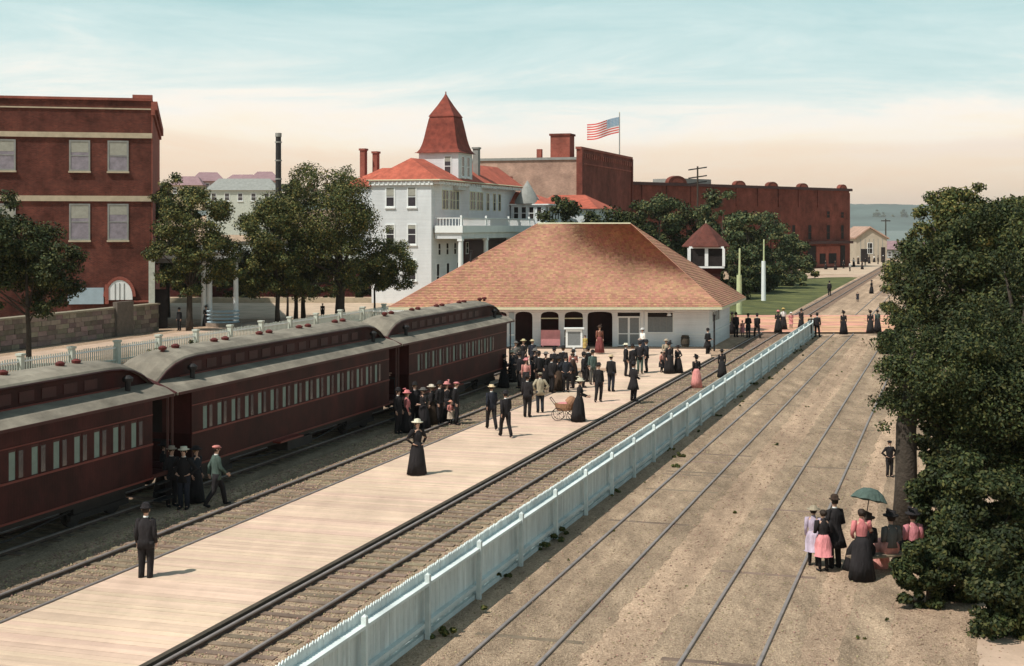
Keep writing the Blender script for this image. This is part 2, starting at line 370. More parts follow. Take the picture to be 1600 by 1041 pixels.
def add_ruts(m):
    """Wheel and foot wear drawn out along the line of the rails."""
    t = m.node_tree; N = t.nodes.new; b = t.nodes['Principled BSDF']
    g = N('ShaderNodeNewGeometry'); mp = N('ShaderNodeMapping'); mp.vector_type = 'TEXTURE'; mp.inputs['Rotation'].default_value = (0,0,-TH); mp.inputs['Scale'].default_value = (1,26,1)
    no = N('ShaderNodeTexNoise'); no.inputs['Scale'].default_value = 1.5; no.inputs['Detail'].default_value = 6; no.inputs['Roughness'].default_value = 0.6
    t.links.new(g.outputs['Position'], mp.inputs[0]); t.links.new(mp.outputs[0], no.inputs['Vector'])
    mr = N('ShaderNodeMapRange'); mr.inputs['From Min'].default_value = 0.35; mr.inputs['From Max'].default_value = 0.65; mr.inputs['To Min'].default_value = 0.78; mr.inputs['To Max'].default_value = 1.12
    t.links.new(no.outputs['Fac'], mr.inputs[0]); hs = N('ShaderNodeHueSaturation'); t.links.new(mr.outputs[0], hs.inputs['Value'])
    src = b.inputs['Base Color'].links[0].from_socket; t.links.new(src, hs.inputs['Color']); t.links.new(hs.outputs[0], b.inputs['Base Color'])
add_ruts(M_gravel); add_ruts(M_ballast); add_stain(M_brickmid, 0.12, 0.75, 1.25, stretch=(1,1,.4))
add_stain(M_ballast, 1.2, 0.7, 1.15, stretch=(1,.4,1)); add_stain(M_croof, 0.6, 0.62, 1.12, stretch=(1,.4,1)); add_stain(M_maroon, 0.8, 0.6, 1.3, stretch=(1,1,.6)); add_stain(M_coachboard, 0.8, 0.6, 1.3, stretch=(1,1,.5))
add_stain(M_wall_w, 0.35, 0.86, 1.03, stretch=(1,1,.35)); add_stain(M_fence, 0.5, 0.84, 1.05, stretch=(1,1,.5)); add_stain(M_brickred, 0.12, 0.72, 1.3, stretch=(1,1,.4)); add_stain(M_shingle, 0.22, 0.82, 1.1, stretch=(1,1,.3))
add_stain(M_redroof, 0.3, 0.75, 1.15); add_stain(M_path, 0.5, 0.8, 1.1); add_stain(M_grass, 0.25, 0.75, 1.25)

# ================================================================== THE SETTING
def smooth(a, b, t):
    t = np.clip((t-a)/(b-a), 0, 1); return t*t*(3-2*t)
def grid_mesh(name, xs, ys, hf, m, smooth_=True):
    X, Y = np.meshgrid(xs, ys); Z = hf(X, Y)
    co = np.stack([X, Y, Z], -1).reshape(-1, 3)
    nx, ny = len(xs), len(ys)
    i = np.arange((ny-1)*(nx-1)); r = i//(nx-1); c = i % (nx-1)
    a = r*nx+c
    fs = np.stack([a, a+1, a+nx+1, a+nx], -1)
    me = bpy.data.meshes.new(name); me.from_pydata(co.tolist(), [], fs.tolist()); me.update()
    if smooth_: me.shade_smooth()
    me.materials.append(m)
    o = bpy.data.objects.new(name, me); COL.objects.link(o); return o
def gh(X, Y):
    h = np.zeros_like(X)
    left = smooth(60, -30, X)                                    # the town climbs a hill on the left and drops to the bay on the right
    h += left*smooth(230, 430, Y)*(13 + 3.0*np.sin(X*0.021+1) + 1.6*np.sin(X*0.063)) 
    h += (1-left)*smooth(345, 640, Y)*(-15.5)
    return h
xs = np.concatenate([np.linspace(-3500,-300,26), np.linspace(-280,280,90), np.linspace(300,3500,26)])
ys = np.concatenate([np.linspace(-150,200,30), np.linspace(210,700,60), np.linspace(740,1100,8)])
def gh2(X, Y):
    h = gh(X, Y)
    return np.where(Y > 700, h*(1-smooth(700,1100,Y)) - 16*smooth(700,1100,Y), h)
g = struct(grid_mesh('ground', xs, ys, gh2, M_gravel), 'brown gravel ground spread between and beside the railway tracks')
g = struct(MB().add([(-14000,560,-12),(14000,560,-12),(14000,9000,-12),(-14000,9000,-12)], [(0,1,2,3)]).build('water', M_water), 'pale grey-green bay beyond the town')
rs = np.random.RandomState(3)
ph = rs.rand(12)*6.28
def fh(X, Y):
    prof = smooth(5200, 6400, Y)*(1-0.25*smooth(6400,9000,Y))
    n = sum(np.sin(X*0.0011*(k+1)**1.25+ph[k])/(k+1.5) for k in range(12))
    n2 = rs.rand(*X.shape)*8
    return -16 + prof*(108 + 13*n + n2) + smooth(5000,5200,Y)*8
struct(grid_mesh('far_shore_hills', np.linspace(-14000,14000,900), np.linspace(5000,9000,16), fh, M_farhill), 'hazy low wooded hills across the bay')

# strips that lie on the ground, each a few millimetres above the one below
def strip(name, v0, v1, Y0, Y1, z, m, label, n=260, jag=0.08):
    mb = MB(); vs = []; rj = random.Random(int(v0*100))
    for i in range(n+1):
        Y = Y0+(Y1-Y0)*i/n
        for v in (v0, v1): v = v + rj.uniform(-jag, jag)*(1 if i % 3 else .4); vs.append(tuple(T(uY(Y, v), v, z)))
    return struct(mb.add(vs, [(2*i,2*i+1,2*i+3,2*i+2) for i in range(n)]).build(name, m), label)
strip('track_bed', -21.3, -18.2, 12, 80.5, 0.004, M_ballast, 'grey ballast bed under the track beside the train')
strip('track_bed', -14.5, -11.6, 12, 106, 0.004, M_ballast, 'ballast bed under the track between platform and fence')
strip('track_bed', -25.6, -22.0, 12, 80.5, 0.004, M_ballast, 'shaded ballast bed under the coaches')
strip('pavement', -58.2, -52.5, 60, 200, 0.006, M_path, 'pink pavement between stone wall and picket fence')
strip('track_bed', -9.75, -6.95, 12, 106, 0.004, M_ballast, 'darker packed gravel between the rails right of the fence', jag=.08)
strip('track_bed', -5.75, -2.95, 12, 106, 0.004, M_ballast, 'darker packed gravel between the rightmost rails', jag=.08)
strip('worn_walk', -2.2, -1.3, 12, 106, 0.006, M_ballast, 'trodden footway right of the last track', jag=.06)
strip('grass_verge', 9.6, 160, 15, 320, 0.005, M_grass, 'rough grass beyond the walk on the right', jag=.15)
# lawn of the park, right edge along the tracks
pk = [T(uY(126.5,-15.2),-15.2), T(uY(226,-15.2),-15.2), Vector((wx(1290,231),231,0)), Vector((wx(1205,212),212,0)), Vector((-2,205,0)), Vector((-2,118,0)), Vector((14.5,116.5,0))]
struct(MB().add([(p.x,p.y,0.006) for p in pk], [tuple(range(len(pk)-1,-1,-1))]).build('lawn', M_grass), 'park lawn right of the station')
path = MB()
a = [(wx(1150,196),196),(wx(1205,209),209),(wx(1290,226),226),(wx(1400,232),232)]
b = [(wx(1150,200),200),(wx(1205,214),214),(wx(1290,236),236),(wx(1400,245),245)]
path.add([(x,y,0.012) for x,y in a]+[(x,y,0.012) for x,y in b], [(i,i+1,i+5,i+4) for i in range(3)])
struct(path.build('path', M_path), 'pink path curving along the back of the lawn')
# street on the right shore side and behind
struct(MB().add([(19,240,0.008),(120,240,0.008),(140,330,0.008),(19,330,0.008)], [(0,1,2,3)]).build('street', M_street), 'pale street in front of the long brick building')
struct(MB().add([(-90,126,0.008),(-13,126,0.008),(-13,152,0.008),(-90,152,0.008)], [(0,1,2,3)]).build('street', M_street), 'sandy street under the trees in front of the hotel')
strip('path', 0.4, 9.5, 15, 118, 0.009, M_path, 'pink gravel walk under the trees on the right', jag=0.05)

# ---- platform of boards across, with a dark edge beam
plat = thing('platform', None, None); struct(plat, 'sunlit plank platform between the two tracks')
U0, U1 = uY(17,-16.5), uY(80.6,-16.5)
V0, V1 = -18.9, -14.62
NP = 260; pw = (U1-U0)/NP
me = MB().box(0, V1-V0, 0.005, pw-0.005, 0, 0.12).mesh('plank'); me.materials.append(M_plank)
for i in range(NP):
    p = T(U0+i*pw, V0, 0.012+0.006*random.random())
    o = bpy.data.objects.new('plank', me); COL.objects.link(o); o.location = p; o.rotation_euler = (0,0,-TH+random.uniform(-.0006,.0006)); o.parent = plat
mb = MB(); mb.box(0, 0.13, 0, uY(88.2,V1)-U0, 0, 0.15)
mb.build('edge_beam', M_edge, plat, loc=T(U0, V1+0.01, 0.0), rz=-TH)
# wide boarded square in front of the station, closing off the stub tracks
fore = thing('forecourt', None, None); struct(fore, 'boarded forecourt along the station arcade')
yb = 81.6; k = 0
while yb < 94.2:
    y1 = min(yb+0.34, 94.3)
    def vx(y): 
        p = T(uY(y, V1), V1); return p.x if y < 88 else 12.46+ (y-88)*0.12
    xs_ = [-12.0, -12+random.uniform(7,9), -12+random.uniform(15,17), 0]
    for s_ in range(3):
        xa = xs_[s_]+.006
        if s_ < 2: poly = [(xa,yb),(xs_[s_+1],yb),(xs_[s_+1],y1-.008),(xa,y1-.008)]
        else: poly = [(xa,yb),(vx(yb),yb),(vx(y1),y1-.008),(xa,y1-.008)]
        if yb < 83: poly = [(max(x,T(uY(y,V0),V0).x if False else x),y) for x,y in poly]
        MB().prism(poly, 0.004, 0.118+0.008*random.random()).build('board', M_plank, fore)
    yb += 0.34; k += 1
for i in range(2):
    MB().box(-9.5, 13.35, 94.35+0.56*i, 94.35+0.56*i+0.55, 0.004, 0.16+i*0.004).build('step_board', M_edge, fore)  # step along the wall foot; its dark colour also carries the deck shadow
# wedge that fills the gap between the square ends and the slanting platform
MB().prism([tuple(T(U1+.02,V0).xy), tuple(T(U1+.02,V1).xy), (T(uY(81.6,V1),V1).x,81.59), (T(U1,V0).x,81.59)], 0.004, 0.12).build('board', M_plank, fore)

# ---- railway tracks
def rail_mb(L):
    mb = MB()
    mb.prism_y([(-0.065,0),(0.065,0),(0.065,0.02),(0.012,0.03),(0.012,0.10),(-0.012,0.10),(-0.012,0.03),(-0.065,0.02)], 0, L); return mb
tie_me = MB().box(-1.15,1.15,-0.11,0.11,-0.05,0.045).mesh('tie'); tie_me.materials.append(M_tie)
tie_low = MB().box(-1.15,1.15,-0.10,0.10,-0.05,0.006).mesh('tie'); tie_low.materials.append(M_tie)
def track(va, vb, Ya, Yb, label, ties=True, low=False, skip=None, tv=None, tw=1.0):
    vc = (va+vb)/2; ua, ub = uY(Ya, vc), uY(Yb, vc)
    t = thing('railway_track', label, 'railway track', T(ua, vc), -TH)
    zb = -0.085 if low else -0.01
    for v in (va, vb):
        r_ = rail_mb(ub-ua).build('rail', M_railside, t, loc=(v-vc,0,zb))
        hd = MB(); hd.prism_y([(-0.038,0.1005),(0.038,0.1005),(0.038,0.128),(0.028,0.138),(-0.028,0.138),(-0.038,0.128)], 0, ub-ua)
        hd.build('rail_head', M_rail, r_)
    if ties:
        n = 0; u = 0.3; rest = MB()
        while u < ub-ua:
            if not (skip and skip[0] < (ua+u) < skip[1]):
                dx = (0 if tv is None else tv) + random.uniform(-.05,.05)
                if low and random.random() < .45: u += .56; continue
                if n < 150:
                    o = bpy.data.objects.new('tie', tie_low if low else tie_me); COL.objects.link(o); o.parent = t
                    o.location = (dx, u, random.uniform(-.03,.0015) if low else random.uniform(-.03,-.004)); o.rotation_euler = (0,0,random.uniform(-.02,.02)); o.scale = (tw,1,1)
                else: rest.box(dx-1.15*tw, dx+1.15*tw, u-.1, u+.1, -.02, 0.014 if low else .045)
                n += 1
            u += 0.56 + random.uniform(-.03,.03)
        if rest.v: o = rest.build('distant_ties', M_tie, t); o['kind'] = 'stuff'
    return t
track(-20.46, -19.04, 15, 80, 'empty track with dark ties beside the sunlit platform')
track(-14.36, -13.10, 15, 330, 'track with ties squeezed between platform edge and blue fence', tv=0.12, tw=0.93)
track(-24.53, -23.10, 12, 80, 'track under the train of red coaches')
track(-9.04, -7.61, 15, 330, 'track just right of the blue fence', low=True)
track(-5.05, -3.60, 15, 330, 'rightmost track sunk in brown gravel near the tree', low=True)
track(-0.9, 0.55, 112, 330, 'far siding beyond the crossing nearest the right trees', low=True)

# ---- plank street crossing
cr = thing('crossing', None, None); struct(cr, 'salmon plank crossing over all tracks beyond the station')
yy = 109.0; k = 0
while yy < 128.5:
    w_ = 0.9 if k % 5 else 0.55
    x0, x1 = wx(1150, yy) if yy > 108 else 16, wx(1420, yy)
    zt = 0.135+0.006*random.random()
    segs = np.linspace(x0, x1, 5)
    for s_ in range(4):
        MB().box(segs[s_]+.01, segs[s_+1]-.01, yy, yy+w_-0.03, 0.004, zt).build('plank', M_plank_rough, cr)
    yy += w_ + (0.35 if k % 5 == 4 else 0.0); k += 1
MB().box(wx(1150,108.8), wx(1420,108.8), 108.75, 108.93, 0.004, 0.13).build('edge_beam', M_edge, cr)

# ================================================================== FENCES
def white_fence():
    v = -10.4; Ya, Yb = 19, 107.5; ua, ub = uY(Ya,v), uY(Yb,v); L = ub-ua
    t = thing('picket_fence', 'long pale blue board fence running beside the middle track', 'fence', T(ua,v), -TH)
    MB().box(0.012,0.20,0,L,1.09,1.15).build('rail', M_fence, t)
    MB().box(0.012,0.12,0,L,0.24,0.32).build('rail', M_fence, t)
    MB().box(-0.04,0.085,0,L,-0.02,0.10).build('base_board', M_fence, t)
    pm = MB().add([(-0.012,-0.055,0.11),(0.012,-0.055,0.11),(0.012,0.055,0.11),(-0.012,0.055,0.11),
                   (-0.012,-0.055,1.30),(0.012,-0.055,1.30),(0.012,0.055,1.30),(-0.012,0.055,1.30),(-0.012,0,1.36),(0.012,0,1.36)],
                  [(0,3,2,1),(0,1,5,4),(2,3,7,6),(1,2,6,9,5),(3,0,4,8,7),(4,5,9,8),(6,7,8,9)]).mesh('picket'); pm.materials.append(M_fence)
    rest = MB(); n = 0; y = 0.1
    while y < L:
        if n < 300:
            o = bpy.data.objects.new('picket', pm); COL.objects.link(o); o.parent = t; o.location = (random.uniform(-.003,.003),y,random.uniform(-.012,.010)); o.rotation_euler = (random.uniform(-.006,.006),0,0)
        else: rest.box(-.012,.012,y-.055,y+.055,.11,1.34)
        n += 1; y += 0.1135
    o = rest.build('distant_pickets', M_fence, t); o['kind'] = 'stuff'
    po = MB().box(-0.05,0.05,-0.05,0.05,0,1.30); po.add([(-.05,-.05,1.302),(.05,-.05,1.302),(.05,.05,1.302),(-.05,.05,1.302),(0,0,1.35)],[(0,1,4),(1,2,4),(2,3,4),(3,0,4)])
    pme = po.mesh('post'); pme.materials.append(M_fence)
    y = 0.5
    while y < L:
        o = bpy.data.objects.new('post', pme); COL.objects.link(o); o.parent = t; o.location = (0.16,y,0); o.rotation_euler = (random.uniform(-.015,.015),random.uniform(-.015,.015),0); y += 3.2
white_fence()
def left_fence():
    v = -48.3; Ya, Yb = 62, 128; ua, ub = uY(Ya,v), uY(Yb,v); L = ub-ua
    t = thing('picket_fence', 'weathered grey picket fence with square posts behind the train', 'fence', T(ua,v), -TH)
    MB().box(0.012,0.06,0,L,0.98,1.06).build('rail', M_white, t); MB().box(0.012,0.06,0,L,0.25,0.33).build('rail', M_fence2, t)
    pm = MB().box(-.012,.012,-.05,.05,.08,1.2).mesh('picket'); pm.materials.append(M_fence2)
    y = 0.1; n = 0; rest = MB()
    while y < L:
        if n < 290:
            o = bpy.data.objects.new('picket', pm); COL.objects.link(o); o.parent = t; o.location = (0,y,random.uniform(-.03,.03))
        else: rest.box(-.012,.012,y-.05,y+.05,.08,1.2)
        n += 1; y += 0.21
    if rest.v: o = rest.build('distant_pickets', M_fence2, t); o['kind'] = 'stuff'
    pme = MB().box(-.15,.15,-.15,.15,0,1.35).box(-.2,.2,-.2,.2,1.352,1.47).mesh('post'); pme.materials.append(M_fence2)
    y = 1.0
    while y < L:
        o = bpy.data.objects.new('post', pme); COL.objects.link(o); o.parent = t; o.location = (0.05,y,0); y += 4.6
left_fence()
def cross_fence():
    t = thing('picket_fence', 'short pale green fence joining the grey picket fence to the station', 'fence', (wx(560,120),122,0), 0)
    L = 13
    MB().box(0,L,-.06,-.012,.9,1.0).build('rail', M_white, t)
    pm = MB().box(-.06,.06,-.012,.012,.05,1.1).mesh('picket'); pm.materials.append(M_fence2)
    for i in range(int(L/0.2)):
        o = bpy.data.objects.new('picket', pm); COL.objects.link(o); o.parent = t; o.location = (i*.2+.1,0,0)
    for x in (0,4.3,8.6,13):
        MB().box(x-.12,x+.12,-.25,-.07,0,1.3).build('post', M_fence2, t)
cross_fence()

# ---- stone wall before the brick block (parallel to the railway), stones built singly
def stone_wall():
    v = -60.5; ua, ub = uY(72,v), uY(112,v); L = ub-ua
    t = thing('stone_wall', 'rough coursed stone retaining wall below the brick corner building', 'wall', T(ua,v), -TH)
    MB().box(-0.7,-0.05,0,L,0,2.05).build('core', M_mortar, t)
    hs = [0.36]*5
    n = 0; z = 0.02
    base = []
    for k in range(6):
        w_, h_ = random.uniform(.75,1.15), .33
        b_ = MB(); b_.box(-.06,0.04,0,w_,0,h_); me_ = b_.mesh('stone'); me_.materials.append(M_stone); base.append((me_,w_))
    for r_ in range(6):
        y = L-0.02 - random.uniform(0,.5)
        while y > 1 and n < 296:
            me_, w_ = random.choice(base)
            y -= w_+.03
            if y < 0: break
            o = bpy.data.objects.new('stone', me_); COL.objects.link(o); o.parent = t
            o.location = (random.uniform(-.02,.03), y, z); n += 1
        z += .345
    MB().box(-.75,.1,0,L,2.07,2.2).build('coping', M_stone, t)
    # gatepost-like buttress under the arched window
    o = MB().box(-.1,.28,0,2.2,0,2.6).build('buttress', M_mortar, t, loc=(0,uY(106,v)-ua,0))
stone_wall()

# ================================================================== BUILDINGS
def window(parent, x0, x1, z0, z1, y=0.0, glass=None, frame=None, blind=0.0, sill=True, mull='h', axis='y', out=1, fw=0.09, sillmat=None):
    """Window set in a wall face at y (front is -y). Returns frame object."""
    glass = glass or M_glass; frame = frame or M_white
    mb = MB(); d = 0.06
    mb.box(x0-fw, x0, y-d, y+.02, z0-fw, z1+fw); mb.box(x1, x1+fw, y-d, y+.02, z0-fw, z1+fw)
    mb.box(x0, x1, y-d, y+.02, z1, z1+fw); mb.box(x0, x1, y-d, y+.02, z0-fw, z0)
    if 'h' in mull: mb.box(x0, x1, y-d+.01, y+.015, (z0+z1)/2-.035, (z0+z1)/2+.035)
    if 'v' in mull: mb.box((x0+x1)/2-.03, (x0+x1)/2+.03, y-d+.014, y+.012, z0, z1)
    f = mb.build('window', frame, parent)
    MB().box(x0, x1, y-.025, y+.012, z0, z1).build('pane', glass, f)
    if blind: blind *= random.uniform(.55,1.35)
    if blind: MB().box(x0+.02, x1-.02, y-.032, y-.028, z1-(z1-z0)*blind, z1-.01).build('blind', M_blind, f)
    if sill: MB().box(x0-.18, x1+.18, y-.16, y+.01, z0-fw-.14, z0-fw-.003).build('sill', sillmat or frame, f)
    return f
def side_window(parent, y0, y1, z0, z1, x, **k):
    """Window in a wall facing +x."""
    f = window(parent, 0, y1-y0, z0, z1, 0, **k)
    f.location = (x, y0, 0); f.rotation_euler = (0,0,R(90)); return f

def hip_roof(mb, poly, zc, ridge, zr, th=0.12):
    """poly: 4 eave corners FL, FR, BR, BL (x,y); ridge (x,y)*2 left,right or front,back"""
    (a,b,c,d) = [(*p, zc) for p in poly]; r0 = (*ridge[0], zr); r1 = (*ridge[1], zr)
    return a,b,c,d,r0,r1

def shingle_face(p0, p1, q1, q0, course, width, seedv=0, wave=0.012):
    """Quads of overlapping shingles on a plane face: eave edge p0->p1, top edge q0->q1."""
    p0,p1,q0,q1 = map(Vector,(p0,p1,q0,q1)); rnd = random.Random(seedv)
    h = ((q0-p0).length+(q1-p1).length)/2
    n = ((p1-p0).cross((q0+q1)/2-(p0+p1)/2)).normalized()
    if n.z < 0: n = -n
    up_mid = ((q0+q1)/2-(p0+p1)/2); along = (p1-p0).normalized(); upd = (up_mid - along*up_mid.dot(along)); hh = upd.length; upd.normalize()
    rows = max(1,int(round(hh/course))); vs=[]; fs=[]
    for r in range(rows):
        t0, t1 = r/rows, min(1,(r+1.25)/rows)
        a = p0.lerp(q0,t0); b = p1.lerp(q1,t0); L = (b-a).length
        c = max(1,int(round(L/width)))
        off = rnd.random()
        xs = [0]+[(i+off)/c for i in range(c) if 0.02 < (i+off)/c < .98]+[1]
        a1 = p0.lerp(q0,t1); b1 = p1.lerp(q1,t1)
        for i in range(len(xs)-1):
            A = a.lerp(b,xs[i]); B = a.lerp(b,xs[i+1]); 
            up = upd*(hh*(t1-t0))
            # clip upper corners to the face by clamping between the edges
            def cl(P):
                s = (P+up-a1).dot(along); Lt = (b1-a1).dot(along); s = min(max(s,0),Lt); return a1+along*s
            Cc, D = cl(B), cl(A)
            lift = n*(0.04+rnd.random()*wave); j = -upd*rnd.uniform(0,.02)
            k = len(vs)
            g = along*0.004
            vs += [A+lift+j+g, B+lift+j-g, Cc+n*0.004, D+n*0.004, A+j+g, B+j-g]
            fs += [(k,k+1,k+2,k+3),(k+4,k+5,k+1,k)]
    return vs, fs

# ---------------------------------------------------------------- the suburban station
def station():
    t = thing('railway_station', 'low white station with arcade and huge pinkish shingled hip roof', 'station', (0,95.8,0), 0)
    ox, oy = 0, 95.8
    ez = 2.91
    FL, FR = (wx(608,94.3), 94.3-oy), (wx(1128,94.3), 94.3-oy)
    BR = (wx(1165,107), 107-oy); BL = (FL[0]+3.8, 107-oy)
    RL, RR = (wx(840,100.5), 100.5-oy), (wx(985,101), 101-oy)
    zr = wz(350, 100.7)
    rz = lambda p, z: (p[0], p[1], z)
    FL3, FR3, BR3, BL3 = rz(FL,ez), rz(FR,ez), rz(BR,ez), rz(BL,ez); RL3, RR3 = rz(RL,zr), rz(RR,zr)
    base = MB().add([FL3,FR3,BR3,BL3,RL3,RR3], [(0,1,5,4),(1,2,5),(2,3,4,5),(3,0,4),(3,2,1,0)])
    roof = base.build('roof', M_shingle, t)
    vs, fs = [], []
    def addf(a):
        n = len(vs); vs.extend([tuple(p) for p in a[0]]); fs.extend([tuple(i+n for i in f) for f in a[1]])
    addf(shingle_face(FL3,FR3,RR3,RL3,0.16,0.2,1)); addf(shingle_face(FR3,BR3,RR3,RR3,0.16,0.2,2))
    addf(shingle_face(BR3,BL3,RL3,RR3,0.3,0.35,3)); addf(shingle_face(BL3,FL3,RL3,RL3,0.3,0.35,4))
    m = MB(); m.v = vs; m.f = fs
    o = m.build('shingles', M_shingle, roof); o['kind'] = 'stuff'
    # ridge and hip caps, fascia
    cap = MB(); cap.tube([RL3,RR3], .09, 6); cap.build('ridge_cap', M_yellowtrim, roof)
    for a,b in ((FL3,RL3),(FR3,RR3),(BR3,RR3),(BL3,RL3)): MB().tube([a,b], .055, 5).build('hip_cap', M_shingle, roof)
    fz = ez-0.17
    fa = MB()
    for a,b in ((FL,FR),(FR,BR),(BR,BL),(BL,FL)):
        A = Vector((*a,0)); B = Vector((*b,0)); d = (B-A).normalized(); nrm = Vector((d.y,-d.x,0))*0.04
        P = [A-nrm, B-nrm, B+nrm, A+nrm]
        fa.prism([(p.x,p.y) for p in P], fz, ez-.004)
    fa.build('fascia', M_yellowtrim, roof)
    # small stove pipe
    yy = 97.6-oy; px_ = wx(737,97.6); zs = ez + (yy-FL[1])/(RL[1]-FL[1])*(zr-ez)
    MB().tube([(px_-.1,yy,zs-.1),(px_,yy,zs+.75)], .09, 8).tube([(px_,yy,zs+.75),(px_,yy,zs+.8)], .16, 8).build('stove_pipe', M_blackiron, roof)
    # walls: front wall with arches
    zt = ez-.02; xL = wx(650,95.8); xR = wx(1108,95.8); th = .22
    arches = []
    x = wx(805,95.8)
    def A(p0,p1): arches.append((wx(p0,95.8), wx(p1,95.8)))
    for p in ((662,697),(710,745),(757,792)): A(*p)
    A(805,832); A(845,873); A(882,911); A(918,957)
    doors = (wx(965,95.8), wx(1000,95.8)); win = (wx(1012,95.8), wx(1051,95.8))
    wall = MB()
    ztop, zspr = 2.52, 2.1
    edges = [xL]
    for a,b in arches: edges += [a,b]
    edges += [doors[0], doors[1]]
    # piers
    for i in range(0, len(edges)-1, 2): wall.box(edges[i], edges[i+1], 0, th, 0.0, zt)
    wall.box(doors[1], win[0], 0, th, 0, zt); wall.box(win[0], win[1], 0, th, 0, 1.12); wall.box(win[0], win[1], 0, th, 2.45, zt); wall.box(win[1], xR, 0, th, 0, zt)
    wall.box(doors[0], doors[1], 0, th, 2.45, zt)
    for a,b in arches:
        n = 12; c = (a+b)/2; rx = (b-a)/2; flat = .55 if rx < .7 else .35
        pts = []
        for i in range(n+1):
            an = math.pi*(1-i/n); xx = c+rx*math.cos(an); s = abs(math.sin(an))**flat; pts.append((xx, ztop-(ztop-zspr)*(1-s)))
        for i in range(n):
            wall.prism_y([(pts[i][0],pts[i][1]),(pts[i+1][0],pts[i+1][1]),(pts[i+1][0],zt),(pts[i][0],zt)], 0, th)
    w = wall.build('wall', M_wall_w, t)
    # right end wall, follows the railway
    dY = 105.4-95.8; xB = xR + dY*math.tan(TH)*0.95
    side = MB(); side.prism([(xR-.02,.004),(xR+.001,0.0),(xB,dY),(xB-.22,dY)], 0, zt); 
    sw = side.build('wall', M_wall_w, t)
    MB().box(xL, xR-.1, dY-.2, dY, 0, zt).build('wall', M_wall_w, t)
    MB().box(xL+.002, xL+.2, .22, dY-.2, 0, zt).build('wall', M_wall_w, t)
    # small windows high up in the end wall
    ang = math.atan2(dY, xB-xR)
    for k in range(4):
        s0 = 1.3+k*0.85
        f = window(t, 0, .55, 1.75, 2.4, 0, fw=.06, mull='', sill=False, glass=M_dark)
        f.location = (xR+math.cos(ang)*s0+.0, math.sin(ang)*s0, 0); f.rotation_euler = (0,0,ang)
    MB().prism([(xR+.03,.02),(xR+.07,.01),(xB+.05,dY),(xB+.01,dY)], 0.95, 1.05).build('belt_board', M_white, t)
    MB().box(win[1]+.12, xR, -.045, -.003, 0.95, 1.03).build('belt_board', M_white, t)
    # arcade recess: back wall, ceiling, floor
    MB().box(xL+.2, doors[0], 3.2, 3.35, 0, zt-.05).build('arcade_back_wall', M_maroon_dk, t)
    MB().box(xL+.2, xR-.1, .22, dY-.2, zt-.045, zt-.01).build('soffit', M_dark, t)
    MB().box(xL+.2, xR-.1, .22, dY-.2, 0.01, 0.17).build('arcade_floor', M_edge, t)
    # arch windows with transom bars
    for (a,b) in (arches[4], arches[5]):
        f = MB(); f.box(a,b,.06,.12,2.02,2.09); f.box(a,b,.06,.12,.80,.88); fo = f.build('window_bar', M_yellowtrim, t)
        MB().box(a,b,.05,.16,.17,.80).build('arcade_panel', M_maroon_dk, t)
    # pale blue panelled shutter left of the first open arch
    a,b = arches[2]; bb = wx(804,95.8)
    s = MB().box(b+.15, bb-.02, -.09, -.01, .1, 2.45).build('shutter_door', M_paleblue, t)
    MB().box(b+.15, bb-.02, -.12, -.092, .9, .98).box(b+.15, bb-.02, -.12, -.092, .2, .28).build('batten', M_white, s)
    # double screen doors
    d0,d1 = doors; mid = (d0+d1)/2
    for (p,q) in ((d0,mid),(mid,d1)):
        f = MB(); f.box(p,p+.07,-.03,.04,.17,2.2); f.box(q-.07,q,-.03,.04,.17,2.2); f.box(p+.07,q-.07,-.03,.04,.17,.27); f.box(p+.07,q-.07,-.03,.04,2.1,2.2); f.box(p+.07,q-.07,-.03,.04,.98,1.05)
        dd = f.build('door', M_white, t); MB().box(p+.07,q-.07,.0,.02,.27,2.1).build('screen', M_greyscreen, dd)
    MB().box(d0,d1,.02,.08,2.2,2.45).build('transom_light', M_dark, t)
    # shuttered ticket window
    a,b = win
    f = MB(); f.box(a-.07,a,-.05,.05,1.05,2.5); f.box(b,b+.07,-.05,.05,1.05,2.5); f.box(a,b,-.05,.05,2.45,2.52); f.box(a,b,-.08,.05,1.05,1.13)
    ff = f.build('window', M_white, t); MB().box(a,b,.02,.06,1.13,2.15).build('screen', M_greyscreen, ff); MB().box(a,b,.03,.07,2.15,2.45).build('pane', M_dark, ff)
    for k in range(1,4):
        xx = a+(b-a)*k/4; MB().box(xx-.015,xx+.015,-.0,.018,1.13,2.15).build('glazing_bar', M_grey, ff)
    for xx in (wx(1003,95.8), wx(1009,95.8)): MB().box(xx-.06,xx+.06,-.06,-.002,.17,2.6).build('pilaster', M_white, t)
    # lamp bracket under the eave, conduit
    lm = MB().tube([(wx(1045,95.2),-.8,2.75),(wx(1045,95.2),-.8,2.5)],.02,6).loft([(wx(1045,95.2),-.8,2.28,.16,.16),(wx(1045,95.2),-.8,2.42,.12,.12),(wx(1045,95.2),-.8,2.5,.05,.05)],10)
    lm.build('lamp', M_white, t)
    return t
station()

